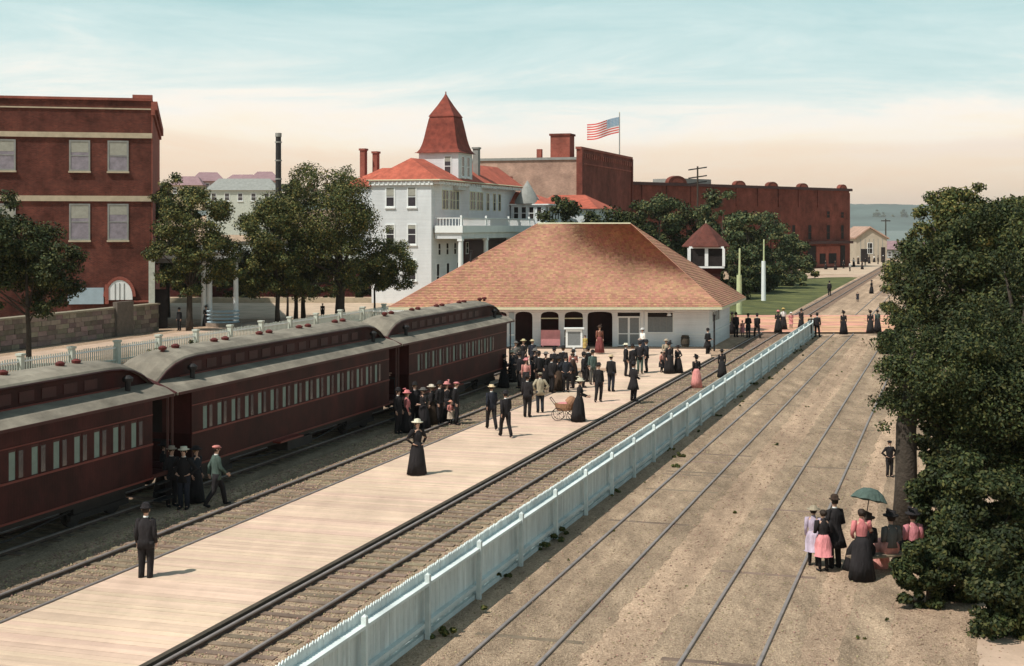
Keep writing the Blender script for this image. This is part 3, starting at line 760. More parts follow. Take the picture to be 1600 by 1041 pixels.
# ---------------------------------------------------------------- crossing watchman's tower beyond the station
def tower_hut():
    Y = 109.3; X = wx(1103,Y); t = thing('watch_tower', "brown watchman's tower with white framed windows and pointed hexagonal roof", 'tower', (X,Y,0), R(-6))
    zs, zw0, zw1, za = 0, wz(416,Y), wz(386,Y), wz(349,Y)
    MB().loft([(0,0,0,1.5,1.5),(0,0,zw0-.55,1.5,1.5),(0,0,zw0-.12,1.8,1.8)], 4, phase=math.pi/4).build('shingled_base', M_maroon_dk, t)
    h = 1.3
    MB().box(-h+.1,h-.1,-h+.1,h-.1,zw0,zw1).build('cabin_interior', M_dark, t)
    f = MB().box(-h-.06,h+.06,-h-.06,h+.06,zw0-.12,zw0+.02).box(-h-.02,h+.02,-h-.02,h+.02,zw1-.1,zw1+.05).build('window_frame', M_white, t)
    for cx in (-h,h):
        for cy in (-h,h): MB().box(cx-.1,cx+.1,cy-.1,cy+.1,zw0+.022,zw1-.102).build('corner_post', M_white, f)
    for q in ((-.13,.13,-h-.07,-h+.05),(-.13,.13,h-.05,h+.07),(h-.05,h+.07,-.13,.13),(-h-.07,-h+.05,-.13,.13)): MB().box(*q,zw0+.022,zw1-.102).build('mullion', M_white, f)
    for sx in (-1,1): MB().box(sx*.66-.5,sx*.66+.5,-h+.02,-h+.04,zw0+.022,zw1-.102).build('pane', M_dark, f)
    rr = MB().loft([(0,0,zw1+.0,1.85,1.85),(0,0,zw1+.08,1.85,1.85),(0,0,zw1+.95,1.05,1.05),(0,0,za-.25,.35,.35),(0,0,za,.05,.05)], 6).build('roof', mat('dark_shingle_cap', (0.11,0.035,0.026), 0.9, 0.3, 2, 0.4, 10), t)
    MB().tube([(0,0,za-.05),(0,0,za+.2)], .04, 6).build('finial', M_yellowtrim, rr)
tower_hut()

# ---------------------------------------------------------------- left brick block
def brick_block():
    Yc = 114.0; rz = -R(13.1); X = wx(236,Yc); t = thing('brick_building', 'three storey dark red brick block with two pale stone courses at the left edge', 'building', (X,Yc,0), rz*-1*-1)
    # local frame: x to the right along the front, y away
    an = R(13.1); t.rotation_euler = (0,0,an)
    zt = wz(155,Yc); L = 34; Dp = 34
    def ax(px):
        k = (px-800)/F; return (k*Yc - X)/(math.cos(an) - k*math.sin(an))
    MB().box(-L, 0, 0, Dp, 0, zt).build('wall', M_brickred, t)
    # corner pier and bright side reveal
    MB().box(.003, .12, .02, Dp, 0, zt).build('side_wall', M_brickbright, t)
    MB().box(.003, .5, -.1, Dp, zt-.9, zt-.2).box(.003,.3,-.1,Dp,zt-1.3,zt-.903).build('cornice', M_brickbright, t)
    MB().box(ax(207), .12, -.14, .6, zt+.003, zt+.32).build('corner_parapet', M_brickbright, t)
    MB().box(-L, .1, -.12, -.003, zt-.16, zt+.05).build('coping', M_brickbright, t)
    MB().box(-L, .05, -.08, -.003, wz(172,Yc), wz(170,Yc)).build('stone_course', M_stonetrim, t)
    MB().box(-L, .09, -.12, -.003, wz(216.5,Yc), wz(208.5,Yc)).build('stone_course', M_stonetrim, t)
    MB().box(-L, .09, -.12, -.003, wz(315,Yc), wz(306.5,Yc)).build('stone_course', M_stonetrim, t)
    for px in (-110, 8, 124.5, 185.5-1):
        for (y0,y1) in ((221,268),(319,375)):
            hw = 14
            window(t, ax(px-hw), ax(px+hw), wz(y1-2,Yc), wz(y0+2,Yc), 0, glass=M_sash, frame=M_grey, blind=.42, fw=.12, sillmat=M_stonetrim)
    for px in (124.5, 185): # segmental brick heads
        for y0 in (219, 317): pass
    # ground floor: white shop sign board and arched doorway
    o = MB().box(ax(106), ax(162), -.2, -.01, wz(474,Yc), wz(449,Yc)).build('sign_board', M_paleblue, t)
    MB().box(ax(164), ax(170), -.28, -.005, wz(474,Yc), wz(444,Yc)).build('door_jamb', M_brickbright, t)
    c = ax(187); r_ = 1.0; zb = wz(468,Yc); pts = [(c-r_,zb)]
    ring = [(c+r_*math.cos(math.pi*(1-i/14)), zb+.25+1.35*math.sin(math.pi*(1-i/14))) for i in range(15)]
    MB().prism_y([(c-r_,zb)]+ring+[(c+r_,zb)], -.22, -.01).build('arched_window', M_white, t)
    for k in range(14):
        a0,a1 = math.pi*(1-k/14), math.pi*(1-(k+1)/14)
        q = lambda a,rr,h: (c+rr*math.cos(a), zb+.25+h*math.sin(a))
        MB().prism_y([q(a0,r_+.02,1.37),q(a1,r_+.02,1.37),q(a1,r_+.26,1.62),q(a0,r_+.26,1.62)], -.26, -.01).build('arch_stone', M_brickbright, t)
    for k in (-.35,0,.35): MB().box(c+k-.03,c+k+.03,-.25,-.222,zb,zb+1.35).build('glazing_bar', M_grey, t)
    MB().box(ax(206), 0.12, -.16, -.005, wz(472,Yc), wz(469,Yc)).build('base_course', M_brickbright, t)
    MB().box(-.18, .3, -.3, -.01, 0, wz(405,Yc)).build('downpipe_post', M_fence2, t)
    # window between: dark doorway in the porch shade
    MB().box(ax(240)-.0, ax(262), .2, .28, 0, 3.2).build('door', M_dark, t)
brick_block()

# porch with balustrade and bow of white railing, beside the block
def porch():
    Yc = 117; t = thing('porch', 'white flat roofed porch with railing on top and tall columns beside the brick block', 'porch', (wx(238,Yc),Yc,0), 0)
    s = Yc/F; ax = lambda px: (px-238)*s
    zt, zb = wz(393,Yc), wz(411,Yc)
    MB().box(ax(238)+.2, ax(372), 0, 5.5, zt-.12, zt).build('roof', M_white, t)
    MB().box(ax(238)+.2, ax(370), .12, 5.4, zb+.35, zt-.122).build('entablature', M_white, t)
    MB().box(ax(238)+.2, ax(371), .06, 5.45, zb, zb+.348).build('beam', M_grey, t)
    rl = MB(); rl.box(ax(238)+.2, ax(270), .1,.2, zt+.62, zt+.72); rl.build('rail', M_paleblue, t)
    for i in range(9): MB().box(ax(241+i*3.4), ax(241+i*3.4)+.06, .12,.18, zt, zt+.62).build('baluster', M_white, t)
    for px in (317, 326, 367): MB().tube([(ax(px),.4,0),(ax(px),.4,zb)], [.24,.19], 10).build('column', M_white, t)
    # bowed railing
    rr = MB(); n = 14; cx, cy, r_ = ax(346), 0.5, 1.35
    for zc in (.35,.65,.95,1.25):
        rr.tube([(cx+r_*1.0*math.cos(a), cy-0.0+ -r_*.9*math.sin(a), zc) for a in [math.pi*i/n for i in range(n+1)]], .09, 5)
    rr.build('bow_railing', M_paleblue, t)
    MB().loft([(cx,cy,0,r_+.15,r_+.1),(cx,cy,.3,r_+.15,r_+.1)], 20).build('porch_floor', M_stone, t)
porch()

# ---------------------------------------------------------------- white hotel
def hotel():
    K = Vector((wx(674,150),150,0)); t = thing('hotel', 'white wooden hotel with red roofs and bell shaped corner tower', 'hotel', K, -TH)
    z = lambda py, Y=150: wz(py, Y)
    ez = z(281); 
    MB().box(-6.9, 0, 0, 30, 0, ez).build('wall', M_wall_w, t)
    # main red hip roof
    rf = MB().add([(-7.3,-.4,ez),(1.1,-.4,ez),(1.1,30,ez),(-7.3,30,ez),(-3.6,3.2,z(246,153)),(-2.4,30,z(246,153)),
                   (-7.3,-.4,ez-.12),(1.1,-.4,ez-.12),(1.1,30,ez-.12),(-7.3,30,ez-.12)],
                  [(0,1,4),(1,2,5,4),(3,0,4,5),(2,3,5),(6,9,8,7),(0,6,7,1),(1,7,8,2),(2,8,9,3),(3,9,6,0)]).build('roof', M_redroof, t)
    MB().tube([(-7.3,-.42,ez-.02),(1.1,-.42,ez-.02),(1.12,30,ez-.02)], .07, 5).build('gutter', M_yellowtrim, rf)
    MB().box(-7.1,.25,-.28,-.003,ez-.55,ez-.13).box(.003,.9,0,30,ez-.45,ez-.13).build('frieze', M_white, t)
    for i in range(14): MB().box(-7+i*.52, -6.86+i*.52, -.36,-.283, ez-.4, ez-.125).build('bracket', M_white, rf)
    for i in range(34): MB().box(.9,1.0, .2+i*.85, .36+i*.85, ez-.55, ez-.125).build('bracket', M_white, rf)
    ax = lambda px: (px-674)*150/F/CT
    for px in (608,643):
        window(t, ax(px-6), ax(px+6), z(322), z(293), 0, frame=M_white, blind=.35, fw=.12)
        window(t, ax(px-6), ax(px+6), z(381), z(352), 0, frame=M_white, blind=.3, fw=.12)
        window(t, ax(px-6), ax(px+6), z(437), z(407), 0, frame=M_white, fw=.12)
    # side facade: bays projecting with windows
    def bay(y0,y1,pr,z0,z1,wins):
        b = MB().prism([(0.003,y0),(pr,y0+.5),(pr,y1-.5),(0.003,y1)], z0, z1).build('bay', M_wall_w, t)
        for (a,c) in wins:
            side_window(t, a, c, z0+1.0, z1-.95, pr+.003, frame=M_yellowtrim, fw=.08, sill=False)
    zf2 = z(341,158)
    bay(1.2, 5.6, .55, zf2, ez-.14, [(1.9,2.6),(2.9,3.6),(4.2,4.9)])
    bay(9.2, 14.5, .9, zf2, ez-.14, [(9.9,10.6),(10.9,11.6),(12.2,12.9),(13.2,13.9)])
    for yy in (6.6, 7.8, 16.2, 18.5, 21, 23): side_window(t, yy, yy+.75, zf2+1, ez-1.1, .003, frame=M_yellowtrim, fw=.08, sill=False)
    for yy in (1.5, 4.6, 8, 11.5, 15, 18.5): side_window(t, yy, yy+.8, 1.6, 4.2, .003, glass=M_dark, fw=.1, sill=False)
    # recessed lower hall under the porch roof, brown
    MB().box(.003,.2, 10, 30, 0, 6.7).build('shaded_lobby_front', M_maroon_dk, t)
    for yy in (2,4.5,7,10.5): side_window(t, yy, yy+.7, 5.2, 6.4, .21 if yy>10 else .003, glass=M_dark, fw=.08, sill=False)
    # veranda roof, fascia, balustrade
    zt, zb = 8.25, 6.95; y0, y1, w_ = .6, 34, 3.2
    MB().box(.21,w_,y0,y1,zt-.5,zt).build('veranda_roof', M_redroof, t)
    MB().box(w_+.003,w_+.18,y0-.1,y1,zt-.65,zt+.1).box(.21,w_+.18,y0-.2,y0-.003,zt-.65,zt+.1).build('cornice', M_white, t)
    MB().box(w_-.3,w_,y0,y1,zb,zt-.52).box(.21,w_-.302,y0,y0+.3,zb,zt-.52).build('beam', M_wall_w, t)
    rb = MB().box(w_-.1,w_,y0,y1,zt+.85,zt+.95).box(.2,w_-.1,y0,y0+.1,zt+.85,zt+.95).build('balustrade_rail', M_white, t)
    bm = MB().box(-.035,.035,-.035,.035,0,.75).mesh('baluster'); bm.materials.append(M_white)
    for i in range(94):
        o = bpy.data.objects.new('baluster', bm); COL.objects.link(o); o.parent = rb; o.location = (w_-.05, y0+.05+i*.355, zt+.1)
    for i in range(8):
        o = bpy.data.objects.new('baluster', bm); COL.objects.link(o); o.parent = rb; o.location = (.4+i*.35, y0+.05, zt+.1)
    for i in range(5): MB().box(w_-.17,w_+.03,y0+i*8.3-.1+.1,y0+i*8.3+.2,zt+.1,zt+1.2).build('newel_post', M_white, t)
    for yy in (y0+.3, 9.3, 18, 26.5, 33.5):
        MB().tube([(w_-.2,yy,0),(w_-.2,yy,zb-.25)], [.32,.26], 12).box(w_-.5,w_+.05,yy-.3,yy+.3,zb-.25,zb-.003).build('column', M_white, t)
    # round corner turret with pale cone, and gallery of narrow windows beyond
    yb = 29.5; zc = z(318,178); za = z(283,178)
    MB().box(.2,4.6,27.5,36,zt+.003,zc-.15).build('gallery', M_wall_w, t)
    for i in range(6): side_window(t, 28+i*1.3, 28.65+i*1.3, zt+.9, zc-.5, 4.603, glass=M_dark, fw=.07, sill=False)
    for i in range(4): window(t, .6+i*1.0, 1.15+i*1.0, zt+.9, zc-.5, 27.497, glass=M_dark, fw=.07, sill=False)
    MB().loft([(2.0,28.6,zc-.15,1.75,1.75),(2.0,28.6,zc,1.75,1.75),(2.0,28.6,za,.05,.05)], 14).build('turret_cone', M_grey, t, smooth=True)
    MB().add([(0,27.3,zc-.14),(5.1,27.3,zc-.14),(5.1,36.5,zc-.14),(0,36.5,zc-.14),(0,30,zc+1.5),(0,36.5,zc+1.5)],[(0,1,4),(1,2,5,4),(0,3,2,1),(0,4,5,3),(2,3,5)]).build('gallery_roof', M_redroof, t)
    MB().box(.0,5.15,27.2,27.32,zc-.25,zc-.1).box(5.1,5.2,27.3,36.5,zc-.25,zc-.1).build('eave_board', M_white, t)
    # corner tower: square drum and bell-cast roof
    tx, ty, hw = 1.15-2.9, 9.2, 2.35
    zd0, zd1 = ez+.1, z(240,159)
    tw = MB().box(tx-hw,tx+hw,ty-hw,ty+hw,zd0-1,zd1).build('tower_drum', M_wall_w, t)
    f = window(tw, tx+.75, tx+1.45, zd0+.55, zd1-.45, ty-hw-.003, frame=M_white, blind=.4, fw=.1)
    for yy in (ty-1.3, ty+.5): side_window(tw, yy, yy+.75, zd0+.55, zd1-.45, tx+hw+.003, frame=M_white, fw=.1)
    q = math.sqrt(2)
    prof = [(643,240),(647,238.5),(651,234),(654.5,226),(657.5,216),(660,205),(662.5,195),(664.5,187),(666,183.5)]
    S = [((690.5-px_)*159/F/1.255, z(py_,159)) for px_,py_ in prof]
    MB().loft([(tx,ty,zz,r_*q,r_*q) for r_,zz in S], 4, phase=math.pi/4).build('tower_roof', M_towerroof, t)
    rc = S[-1][0]
    MB().loft([(tx,ty,S[-1][1]+.002,rc*1.07*q,rc*1.07*q),(tx,ty,S[-1][1]+.12,rc*1.05*q,rc*1.05*q),(tx,ty,z(165,159),rc*.52*q,rc*.52*q),(tx,ty,z(152,159),rc*.16*q,rc*.16*q),(tx,ty,z(146,159),.05,.05)], 4, phase=math.pi/4).build('tower_cap', M_towerroof, t)
    MB().tube([(tx,ty,z(148,159)),(tx,ty,z(143,159))], .07, 6).build('finial', M_towerroof, t)
    # left wing, chimneys
    MB().box(-15.6, -6.903, 12, 30, 0, ez-.3).build('wing', M_wall_w, t)
    MB().add([(-16,11.6,ez-.3),(-6.9,11.6,ez-.3),(-6.9,30,ez-.3),(-16,30,ez-.3),(-12.2,15.5,ez+2.0),(-12.2,30,ez+2.0),(-6.9,15.5,ez+2.0),(-6.9,30,ez+2.0)],
             [(0,1,6,4),(0,4,5,3),(4,6,7,5),(3,5,7,2),(0,3,2,1),(1,2,7,6)]).build('wing_roof', M_redroof, t)
    for (cx, cy, w_, zt_) in ((-14.9,16.2,.62,237),(-13.7,17.2,.6,241)):
        zz = wz(zt_,172)
        MB().box(cx-w_/2,cx+w_/2,cy-.4,cy+.4,ez-.2,zz).build('chimney', M_brickbright, t); MB().box(cx-w_/2-.1,cx+w_/2+.1,cy-.5,cy+.5,zz+.003,zz+.25).build('chimney_cap', M_brickbright, t)
    zz = wz(233,166); MB().box(-.95,-.3,16.2,17,ez-.3,zz).box(-1.05,-.2,16.1,17.1,zz+.003,zz+.2).build('chimney', M_grey, t)
    # red roofs behind the turret
    MB().add([(0,37,zc-.6),(9,37,zc-.6),(9,48,zc-.6),(0,48,zc-.6),(1.5,42,zc+1.3),(6,42,zc+1.3)],[(0,1,5,4),(1,2,5),(2,3,4,5),(3,0,4),(3,2,1,0)]).build('rear_roof', M_redroof, t)
    MB().box(.5,8.5,37.5,47.5,0,zc-.62).build('rear_wing', M_wall_w, t)
hotel()

# ---------------------------------------------------------------- brick blocks behind
def brick_hall():
    Y = 200; t = thing('brick_hall', 'tall brick hall with tan side wall and dark red parapet behind the hotel', 'building', (wx(907,Y),Y,0), -TH)
    zt = wz(233,Y); zl = wz(246,Y)
    MB().box(-24,-.6,.3,30,0,zl).build('side_wall', M_bricktan, t)
    MB().box(-24.2,-.6,.1,.298,zl-.3,zl+.06).build('coping', M_grey, t)
    MB().prism_y([(-.6,0),(0,0),(0,zt),(-.6,zt)], 0, 33).build('front_wall', M_brickmid, t)
    MB().box(-.7,.18,-.15,33.1,zt+.003,zt+.35).build('cornice', M_brickbright, t)
    for i in range(24): MB().box(.003,.14,.5+i*1.36,1.1+i*1.36,zt-1.2,zt-.5).build('corbel', M_brickbright, t)
    MB().box(-.02,.3,-.12,1.0,0,zt).box(.003,.28,32.4,33,0,zt).build('pilaster', M_brickmid, t)
    MB().box(.003,.1,0,33,zt-2.1,zt-1.9).build('string_course', M_brickbright, t)
    zz = wz(212,Y+4); MB().box(-5.3,-2.4,3,5.6,zl-1,zz).build('chimney', M_brickbright, t); MB().box(-5.45,-2.25,2.85,5.75,zz+.003,zz+.3).build('chimney_cap', M_brickmid, t)
    zz = wz(232,Y+2); MB().box(-7.1,-6.4,2,2.7,zl-.3,zz).build('chimney', M_brickbright, t)
    for i,x in enumerate((-22,-17.5,-11)): MB().box(x,x+.8,.26,.3,zl-4.3,zl-2.6).build('blocked_window', M_brickmid, t)
    # slanting lower roof line at the left
    MB().box(-24.1,-24,.3,30,0,zl).build('end_wall', M_bricktan, t)
brick_hall()
def long_block():
    A = Vector((wx(984,236),236,0)); B = Vector((wx(1327,283),283,0)); L = (B-A).length; ang = math.atan2(B.y-A.y, B.x-A.x)
    t = thing('brick_block', 'long dark red brick block with small round gables on its parapet', 'building', A, ang)
    zt = wz(291,255); 
    MB().box(0,L,0,14,0,zt).build('wall', M_brickmid, t)
    MB().box(-.1,L+.5,-.4,-.003,zt-.25,zt+.25).build('cornice', M_maroon_dk, t)
    MB().box(L+.003,L+.6,.2,13,0,zt-.6).build('end_wall', M_brickbright, t)  # sunlit end of the block: the light is put into a brighter brick colour
    MB().box(L+.003,L+.9,-.2,13.5,zt-.25,zt+.2).build('cornice', M_maroon_dk, t)
    def xat(px):
        k = (px-800)/F; return (k*A.y - A.x)/(math.cos(ang) - k*math.sin(ang))
    for px, w_, h_ in ((1057,2.5,1.25),(1155,1.6,.8),(1206,1.6,.8),(1254,1.5,.75),(1316,1.3,.8)):
        c = xat(px); pts = [(c+w_*math.cos(math.pi*i/12), zt+.254+h_*math.sin(math.pi*i/12)) for i in range(13)]
        pb = MB().prism_y(pts[::-1], -.3, .5).build('round_gable', M_brickmid, t)
        pts2 = [(c+(w_*.6)*math.cos(math.pi*i/12), zt+.3+h_*.6*math.sin(math.pi*i/12)) for i in range(13)]
        MB().prism_y(pts2[::-1], -.36, -.303).build('gable_panel', M_brickbright, t)
    for px in (1265, 1294):
        c = xat(px); yv = 275
        window(t, c-.55, c+.55, wz(374,yv), wz(352,yv), -.0, glass=M_dark, frame=M_brickmid, fw=.1, sill=False)
    for px, y0, y1 in ((1294,330,340),(1316,331,340),(1316,352,374),(1190,352,374),(1215,352,374),(1240,352,374),(1165,330,341)):
        c = xat(px); window(t, c-.5, c+.5, wz(y1,272), wz(y0,272), 0, glass=M_dark, frame=M_brickmid, fw=.08, sill=False)
    a, b = xat(1255), xat(1324)
    MB().box(a,b,-1.4,-.003,wz(381,277),wz(377,277)).build('awning', M_maroon_dk, t)
    MB().box(xat(1275),xat(1312),-.12,-.003,0.3,wz(385,278)).build('shop_front', M_brickbright, t)
    for p0,p1 in ((1262,1274),(1313,1320)): MB().box(xat(p0),xat(p1),-.08,-.003,.2,wz(384,278)).build('shop_window', M_dark, t)
    for p0,p1 in ((1280,1289),(1294,1306)): MB().box(xat(p0),xat(p1),-.16,-.123,.8,wz(396,278)).build('shop_window', M_dark, t)
    MB().box(xat(1075),xat(1125),2,8,zt,zt+1.2).build('roof_shed', M_grey, t)
    for i in range(9): MB().box(3+i*6.6,3.4+i*6.6,-.2,-.003,zt-3.6,zt-.26).build('pilaster', M_brickmid, t)
long_block()
def shed():
    Y = 320; t = thing('gabled_warehouse', 'small tan gabled warehouse at the far end of the brick block', 'warehouse', (wx(1338,Y),Y,0), -R(4))
    s = Y/F; w_ = 47*s; zr = wz(357,Y); ze = wz(372,Y)
    MB().prism_y([(0,0),(w_,0),(w_,ze),(w_*.45,zr),(0,ze)], 0, 22).build('wall', M_tan, t)
    MB().add([(-.4,-.5,ze-.2),(w_*.45,-.5,zr+.1),(w_*.45,22,zr+.1),(-.4,22,ze-.2),(w_+.5,-.5,ze-.3),(w_+.5,22,ze-.3),
              (-.4,-.5,ze+.1),(w_*.45,-.5,zr+.45),(w_*.45,22,zr+.45),(-.4,22,ze+.1),(w_+.5,-.5,ze),(w_+.5,22,ze)],
             [(6,7,8,9),(7,10,11,8),(0,1,7,6),(1,4,10,7),(0,6,9,3),(4,5,11,10),(0,3,2,1),(1,2,5,4)]).build('roof', M_bricktan, t)
    window(t, w_*.45-.5, w_*.45+.5, wz(396,Y), wz(380,Y), 0, glass=M_dark, fw=.1, sill=False)
    MB().box(w_-1.3,w_-.4,-.05,-.003,0,3.4).box(1,2.6,-.05,-.003,0,3).build('door', M_dark, t)
    for k in range(1,7): MB().box(w_*k/7-.06,w_*k/7+.06,-.04,-.003,0,ze-.2).build('batten', M_grey, t)
shed()

# ---------------------------------------------------------------- houses on the left hill, smokestack, poles, flag
def house(px, py, w_, h_, Y, label, rz, wallm, roofm, hz):
    zb = hz; t = thing('hill_house', label, 'house', (wx(px,Y),Y,zb), rz, 'houses on the hill at the left')
    MB().box(-w_/2,w_/2,0,8,-3,h_).build('wall', wallm, t)
    MB().add([(-w_/2-.4,-.4,h_),(w_/2+.4,-.4,h_),(w_/2+.4,8.4,h_),(-w_/2-.4,8.4,h_),(-w_/2+2,4,h_+2.6),(w_/2-2,4,h_+2.6)],[(0,1,5,4),(1,2,5),(2,3,4,5),(3,0,4),(3,2,1,0)]).build('roof', roofm, t)
    for i in range(max(2,int(w_/3))): window(t, -w_/2+1.1+i*2.8, -w_/2+2+i*2.8, h_-2.2, h_-.7, 0, fw=.1)
M_pinkwall = mat('pink_wash', (0.46,0.30,0.26), 0.9, 0.1, 1)
M_mauveroof = mat('mauve_roof', (0.27,0.17,0.18), 0.9, 0.15, 1)
house(378, 0, 15, 6.5, 300, 'pale grey flat house seen between the two left trees', .05, M_fence2, M_grey, wz(345,300))
house(325, 0, 9, 4.5, 395, 'pink hill house with mauve roof left of the smokestack', .2, M_pinkwall, M_mauveroof, wz(308,395))
house(372, 0, 10, 4, 405, 'pale hill house under mauve roof just left of the smokestack', -.15, M_white, M_mauveroof, wz(308,405))
house(412, 0, 8, 4.5, 385, 'pink hill house directly behind the smokestack foot', .1, M_pinkwall, M_mauveroof, wz(308,385))
house(290, 0, 9, 4, 390, 'cream hill house beside the brick corner building', .0, M_stonetrim, M_mauveroof, wz(312,390))
house(1402, 0, 8, 3.5, 430, 'low grey shed roof beyond the tan warehouse at the street end', .1, M_grey, M_mauveroof, -2.5)
house(1425, 0, 10, 4.5, 470, 'grey house with mauve roof on the slope to the bay', -.2, M_fence2, M_grey, -5)
house(1448, 0, 9, 4, 445, 'pale house on the bay slope just left of the right trees', .3, M_white, M_mauveroof, -3.5)
house(1412, 0, 12, 4, 560, 'long grey boathouse at the water edge', .0, M_grey, M_grey, -11)
st = thing('smokestack', 'tall thin dark smokestack rising behind the left trees', 'smokestack', (wx(435,260),260,0))
MB().tube([(0,0,0),(0,0,wz(210,260))], [.62,.5], 12).build('stack', M_blackiron, st)
MB().tube([(0,0,wz(214,260)),(0,0,wz(208,260))], .6, 12).build('collar', M_grey, st)
for k in range(5): MB().tube([(0,0,10+k*3.4),(0,0,10.25+k*3.4)], .66, 12).build('band', M_grey, st)

def pole(name, label, px, py, top, rad, m, lower=None, lower_top=None, cat='pole'):
    p = ground(px, py); t = thing(name, label, cat, p)
    zt = wz(top, p.y); MB().tube([(0,0,0),(.05,0,zt)], [rad,rad*.6], 8).build('shaft', m, t)
    if lower: MB().tube([(0,0,0),(0,0,wz(lower_top,p.y))], [rad*2.0,rad*1.7], 10).build('painted_base', lower, t)
    return t
M_polegreen = mat('pale_green_paint', (0.50,0.53,0.30), 0.8, 0.15, 2)
pole('white_post', 'thin pale green pole at the station roof corner', 1155, 491, 388, .14, M_polegreen, M_polegreen, 430)
pole('white_post', 'pole with thick whitewashed lower half standing in the lawn', 1193, 470, 374, .13, M_polegreen, M_white, 408)
# telegraph pole with crossarms behind the trees
t = thing('telegraph_pole', 'telegraph pole with three crossarms above the brick parapet', 'pole', (wx(1090,228),228,0))
MB().tube([(0,0,0),(0,0,wz(260,228))], [.2,.13], 8).build('shaft', M_bark, t)
for k, yy in enumerate((264, 277, 286)): 
    zz = wz(yy,228); MB().add([(-1.5,-.08,zz-.28),(1.5,-.08,zz+.16),(1.5,.08,zz+.16),(-1.5,.08,zz-.28),(-1.5,-.08,zz-.08),(1.5,-.08,zz+.36),(1.5,.08,zz+.36),(-1.5,.08,zz-.08)],[(0,3,2,1),(4,5,6,7),(0,1,5,4),(1,2,6,5),(2,3,7,6),(3,0,4,7)]).build('crossarm', M_blackiron, t)
t = thing('telegraph_pole', 'slim far telegraph pole beyond the tan warehouse', 'pole', (wx(1384,340),340,-1))
MB().tube([(0,0,0),(0,0,wz(342,340)+1)], [.2,.14], 8).build('shaft', M_bark, t); MB().box(-1.1,1.1,-.1,.1,wz(346,340)+1,wz(346,340)+1.25).build('crossarm', M_bark, t)
# flag on its pole on the brick hall
def flag():
    Y = 231; X = wx(968,Y); zb = wz(249,Y); zt = wz(177,Y)
    t = thing('flagpole', 'thin flagpole on the brick hall roof flying the stars and stripes', 'flagpole', (X,Y,0))
    MB().tube([(0,0,zb-2.2),(0,0,zt)], [.11,.07], 8).build('pole', M_grey, t); MB().loft([(0,0,zt,.03,.03),(0,0,zt+.1,.13,.13),(0,0,zt+.2,.03,.03)],8).build('ball', M_yellowtrim, t)
    Mr = mat('flag_red', (0.62,0.07,0.06), 0.8, 0.08, 3); Mw = mat('flag_white', (0.80,0.77,0.74), 0.8, 0.05, 3); Mb = mat('flag_blue', (0.20,0.33,0.45), 0.8, 0.08, 3)
    H = 2.6; Lf = 5.3; nx = 26
    def P(u, v, off=0):     # u 0..1 away from pole, v 0..1 down
        x = -.1 - u*Lf*.98; zz = zt-.6 - v*H - u*1.35 + .22*math.sin(u*6.5+.6)*u
        y = .45*math.sin(u*8.0)*u + off
        return (x, y, zz)
    fl = None
    for s_ in range(13):
        m = Mr if s_ % 2 == 0 else Mw; mb = MB()
        for side in (-.012,.012):
            vs = []
            for i in range(nx+1):
                for vv in (s_/13,(s_+1)/13): vs.append(P(i/nx,vv,side))
            fs = [(2*i,2*i+1,2*i+3,2*i+2) for i in range(nx)]
            if side > 0: fs = [f[::-1] for f in fs]
            mb.add(vs, fs)
        mb.build('stripe', m, t)
    mb = MB()
    for side in (-.03,.03):
        vs = [P(i/nx*1.0, vv, side) for i in range(11) for vv in (0,7/13)]
        fs = [(2*i,2*i+1,2*i+3,2*i+2) for i in range(10)]
        mb.add(vs, fs if side < 0 else [f[::-1] for f in fs])
    ca = mb.build('canton', Mb, t)
    stars = MB()
    for r_ in range(6):
        for c_ in range(8):
            u, v = .02+(c_+.5)*.045, (r_+.5)/6*7/13
            a = Vector(P(u,v,-.045)); pts = []
            for k in range(10):
                q = .085 if k % 2 == 0 else .034; pts.append((a.x+q*math.sin(k*math.pi/5), a.y, a.z+q*math.cos(k*math.pi/5)))
            stars.add(pts, [tuple(range(10))])
    stars.build('stars', Mw, ca)
flag()

# street furniture at the station
def notice_board():
    p = ground(897, 560, .12); t = thing('notice_board', 'white framed notice board on a single post before the arcade', 'notice board', p, .05)
    s = p.y/F; 
    MB().box(-.09,.09,-.06,.06,0,.72).box(-.28,.28,-.2,.2,0,.06).build('post', M_white, t)
    f = MB(); z0, z1, w_ = .68, 1.78, .52
    f.box(-w_,-w_+.12,-.05,.05,z0,z1); f.box(w_-.12,w_,-.05,.05,z0,z1); f.box(-w_+.12,w_-.12,-.05,.05,z0,z0+.12); f.box(-w_+.12,w_-.12,-.05,.05,z1-.12,z1)
    f.build('frame', M_white, t); MB().box(-w_+.12,w_-.12,-.03,.03,z0+.12,z1-.12).build('panel', M_greyscreen, t)
    MB().box(-w_-.1,w_+.1,-.14,.14,z1+.03,z1+.13).build('cap', M_white, t)
notice_board()
t = thing('pink_hoarding', 'square pink board leaning in the second arch of the station', 'board', (wx(861,94.9),95.1,.17), 0)
M_pink = mat('pink_paint', (0.56,0.24,0.24), 0.8, 0.15, 2)
MB().box(-.68,.62,-.02,.03,.1,1.15).build('panel', M_pink, t); MB().box(-.6,-.5,.035,.09,0,1.1).box(.45,.55,.035,.09,0,1.1).build('leg', M_pink, t)
p = Vector((wx(1071,95.2),95.3,.16)); t = thing('barrel', 'dark barrel against the white station wall', 'barrel', p)
MB().loft([(0,0,0,.24,.24),(0,0,.2,.29,.29),(0,0,.4,.3,.3),(0,0,.6,.28,.28),(0,0,.78,.24,.24)], 14).build('staves', M_edge, t, smooth=False)
for zz in (.15,.6): MB().loft([(0,0,zz,.295,.295),(0,0,zz+.05,.3,.3)],14).build('hoop', M_blackiron, t)
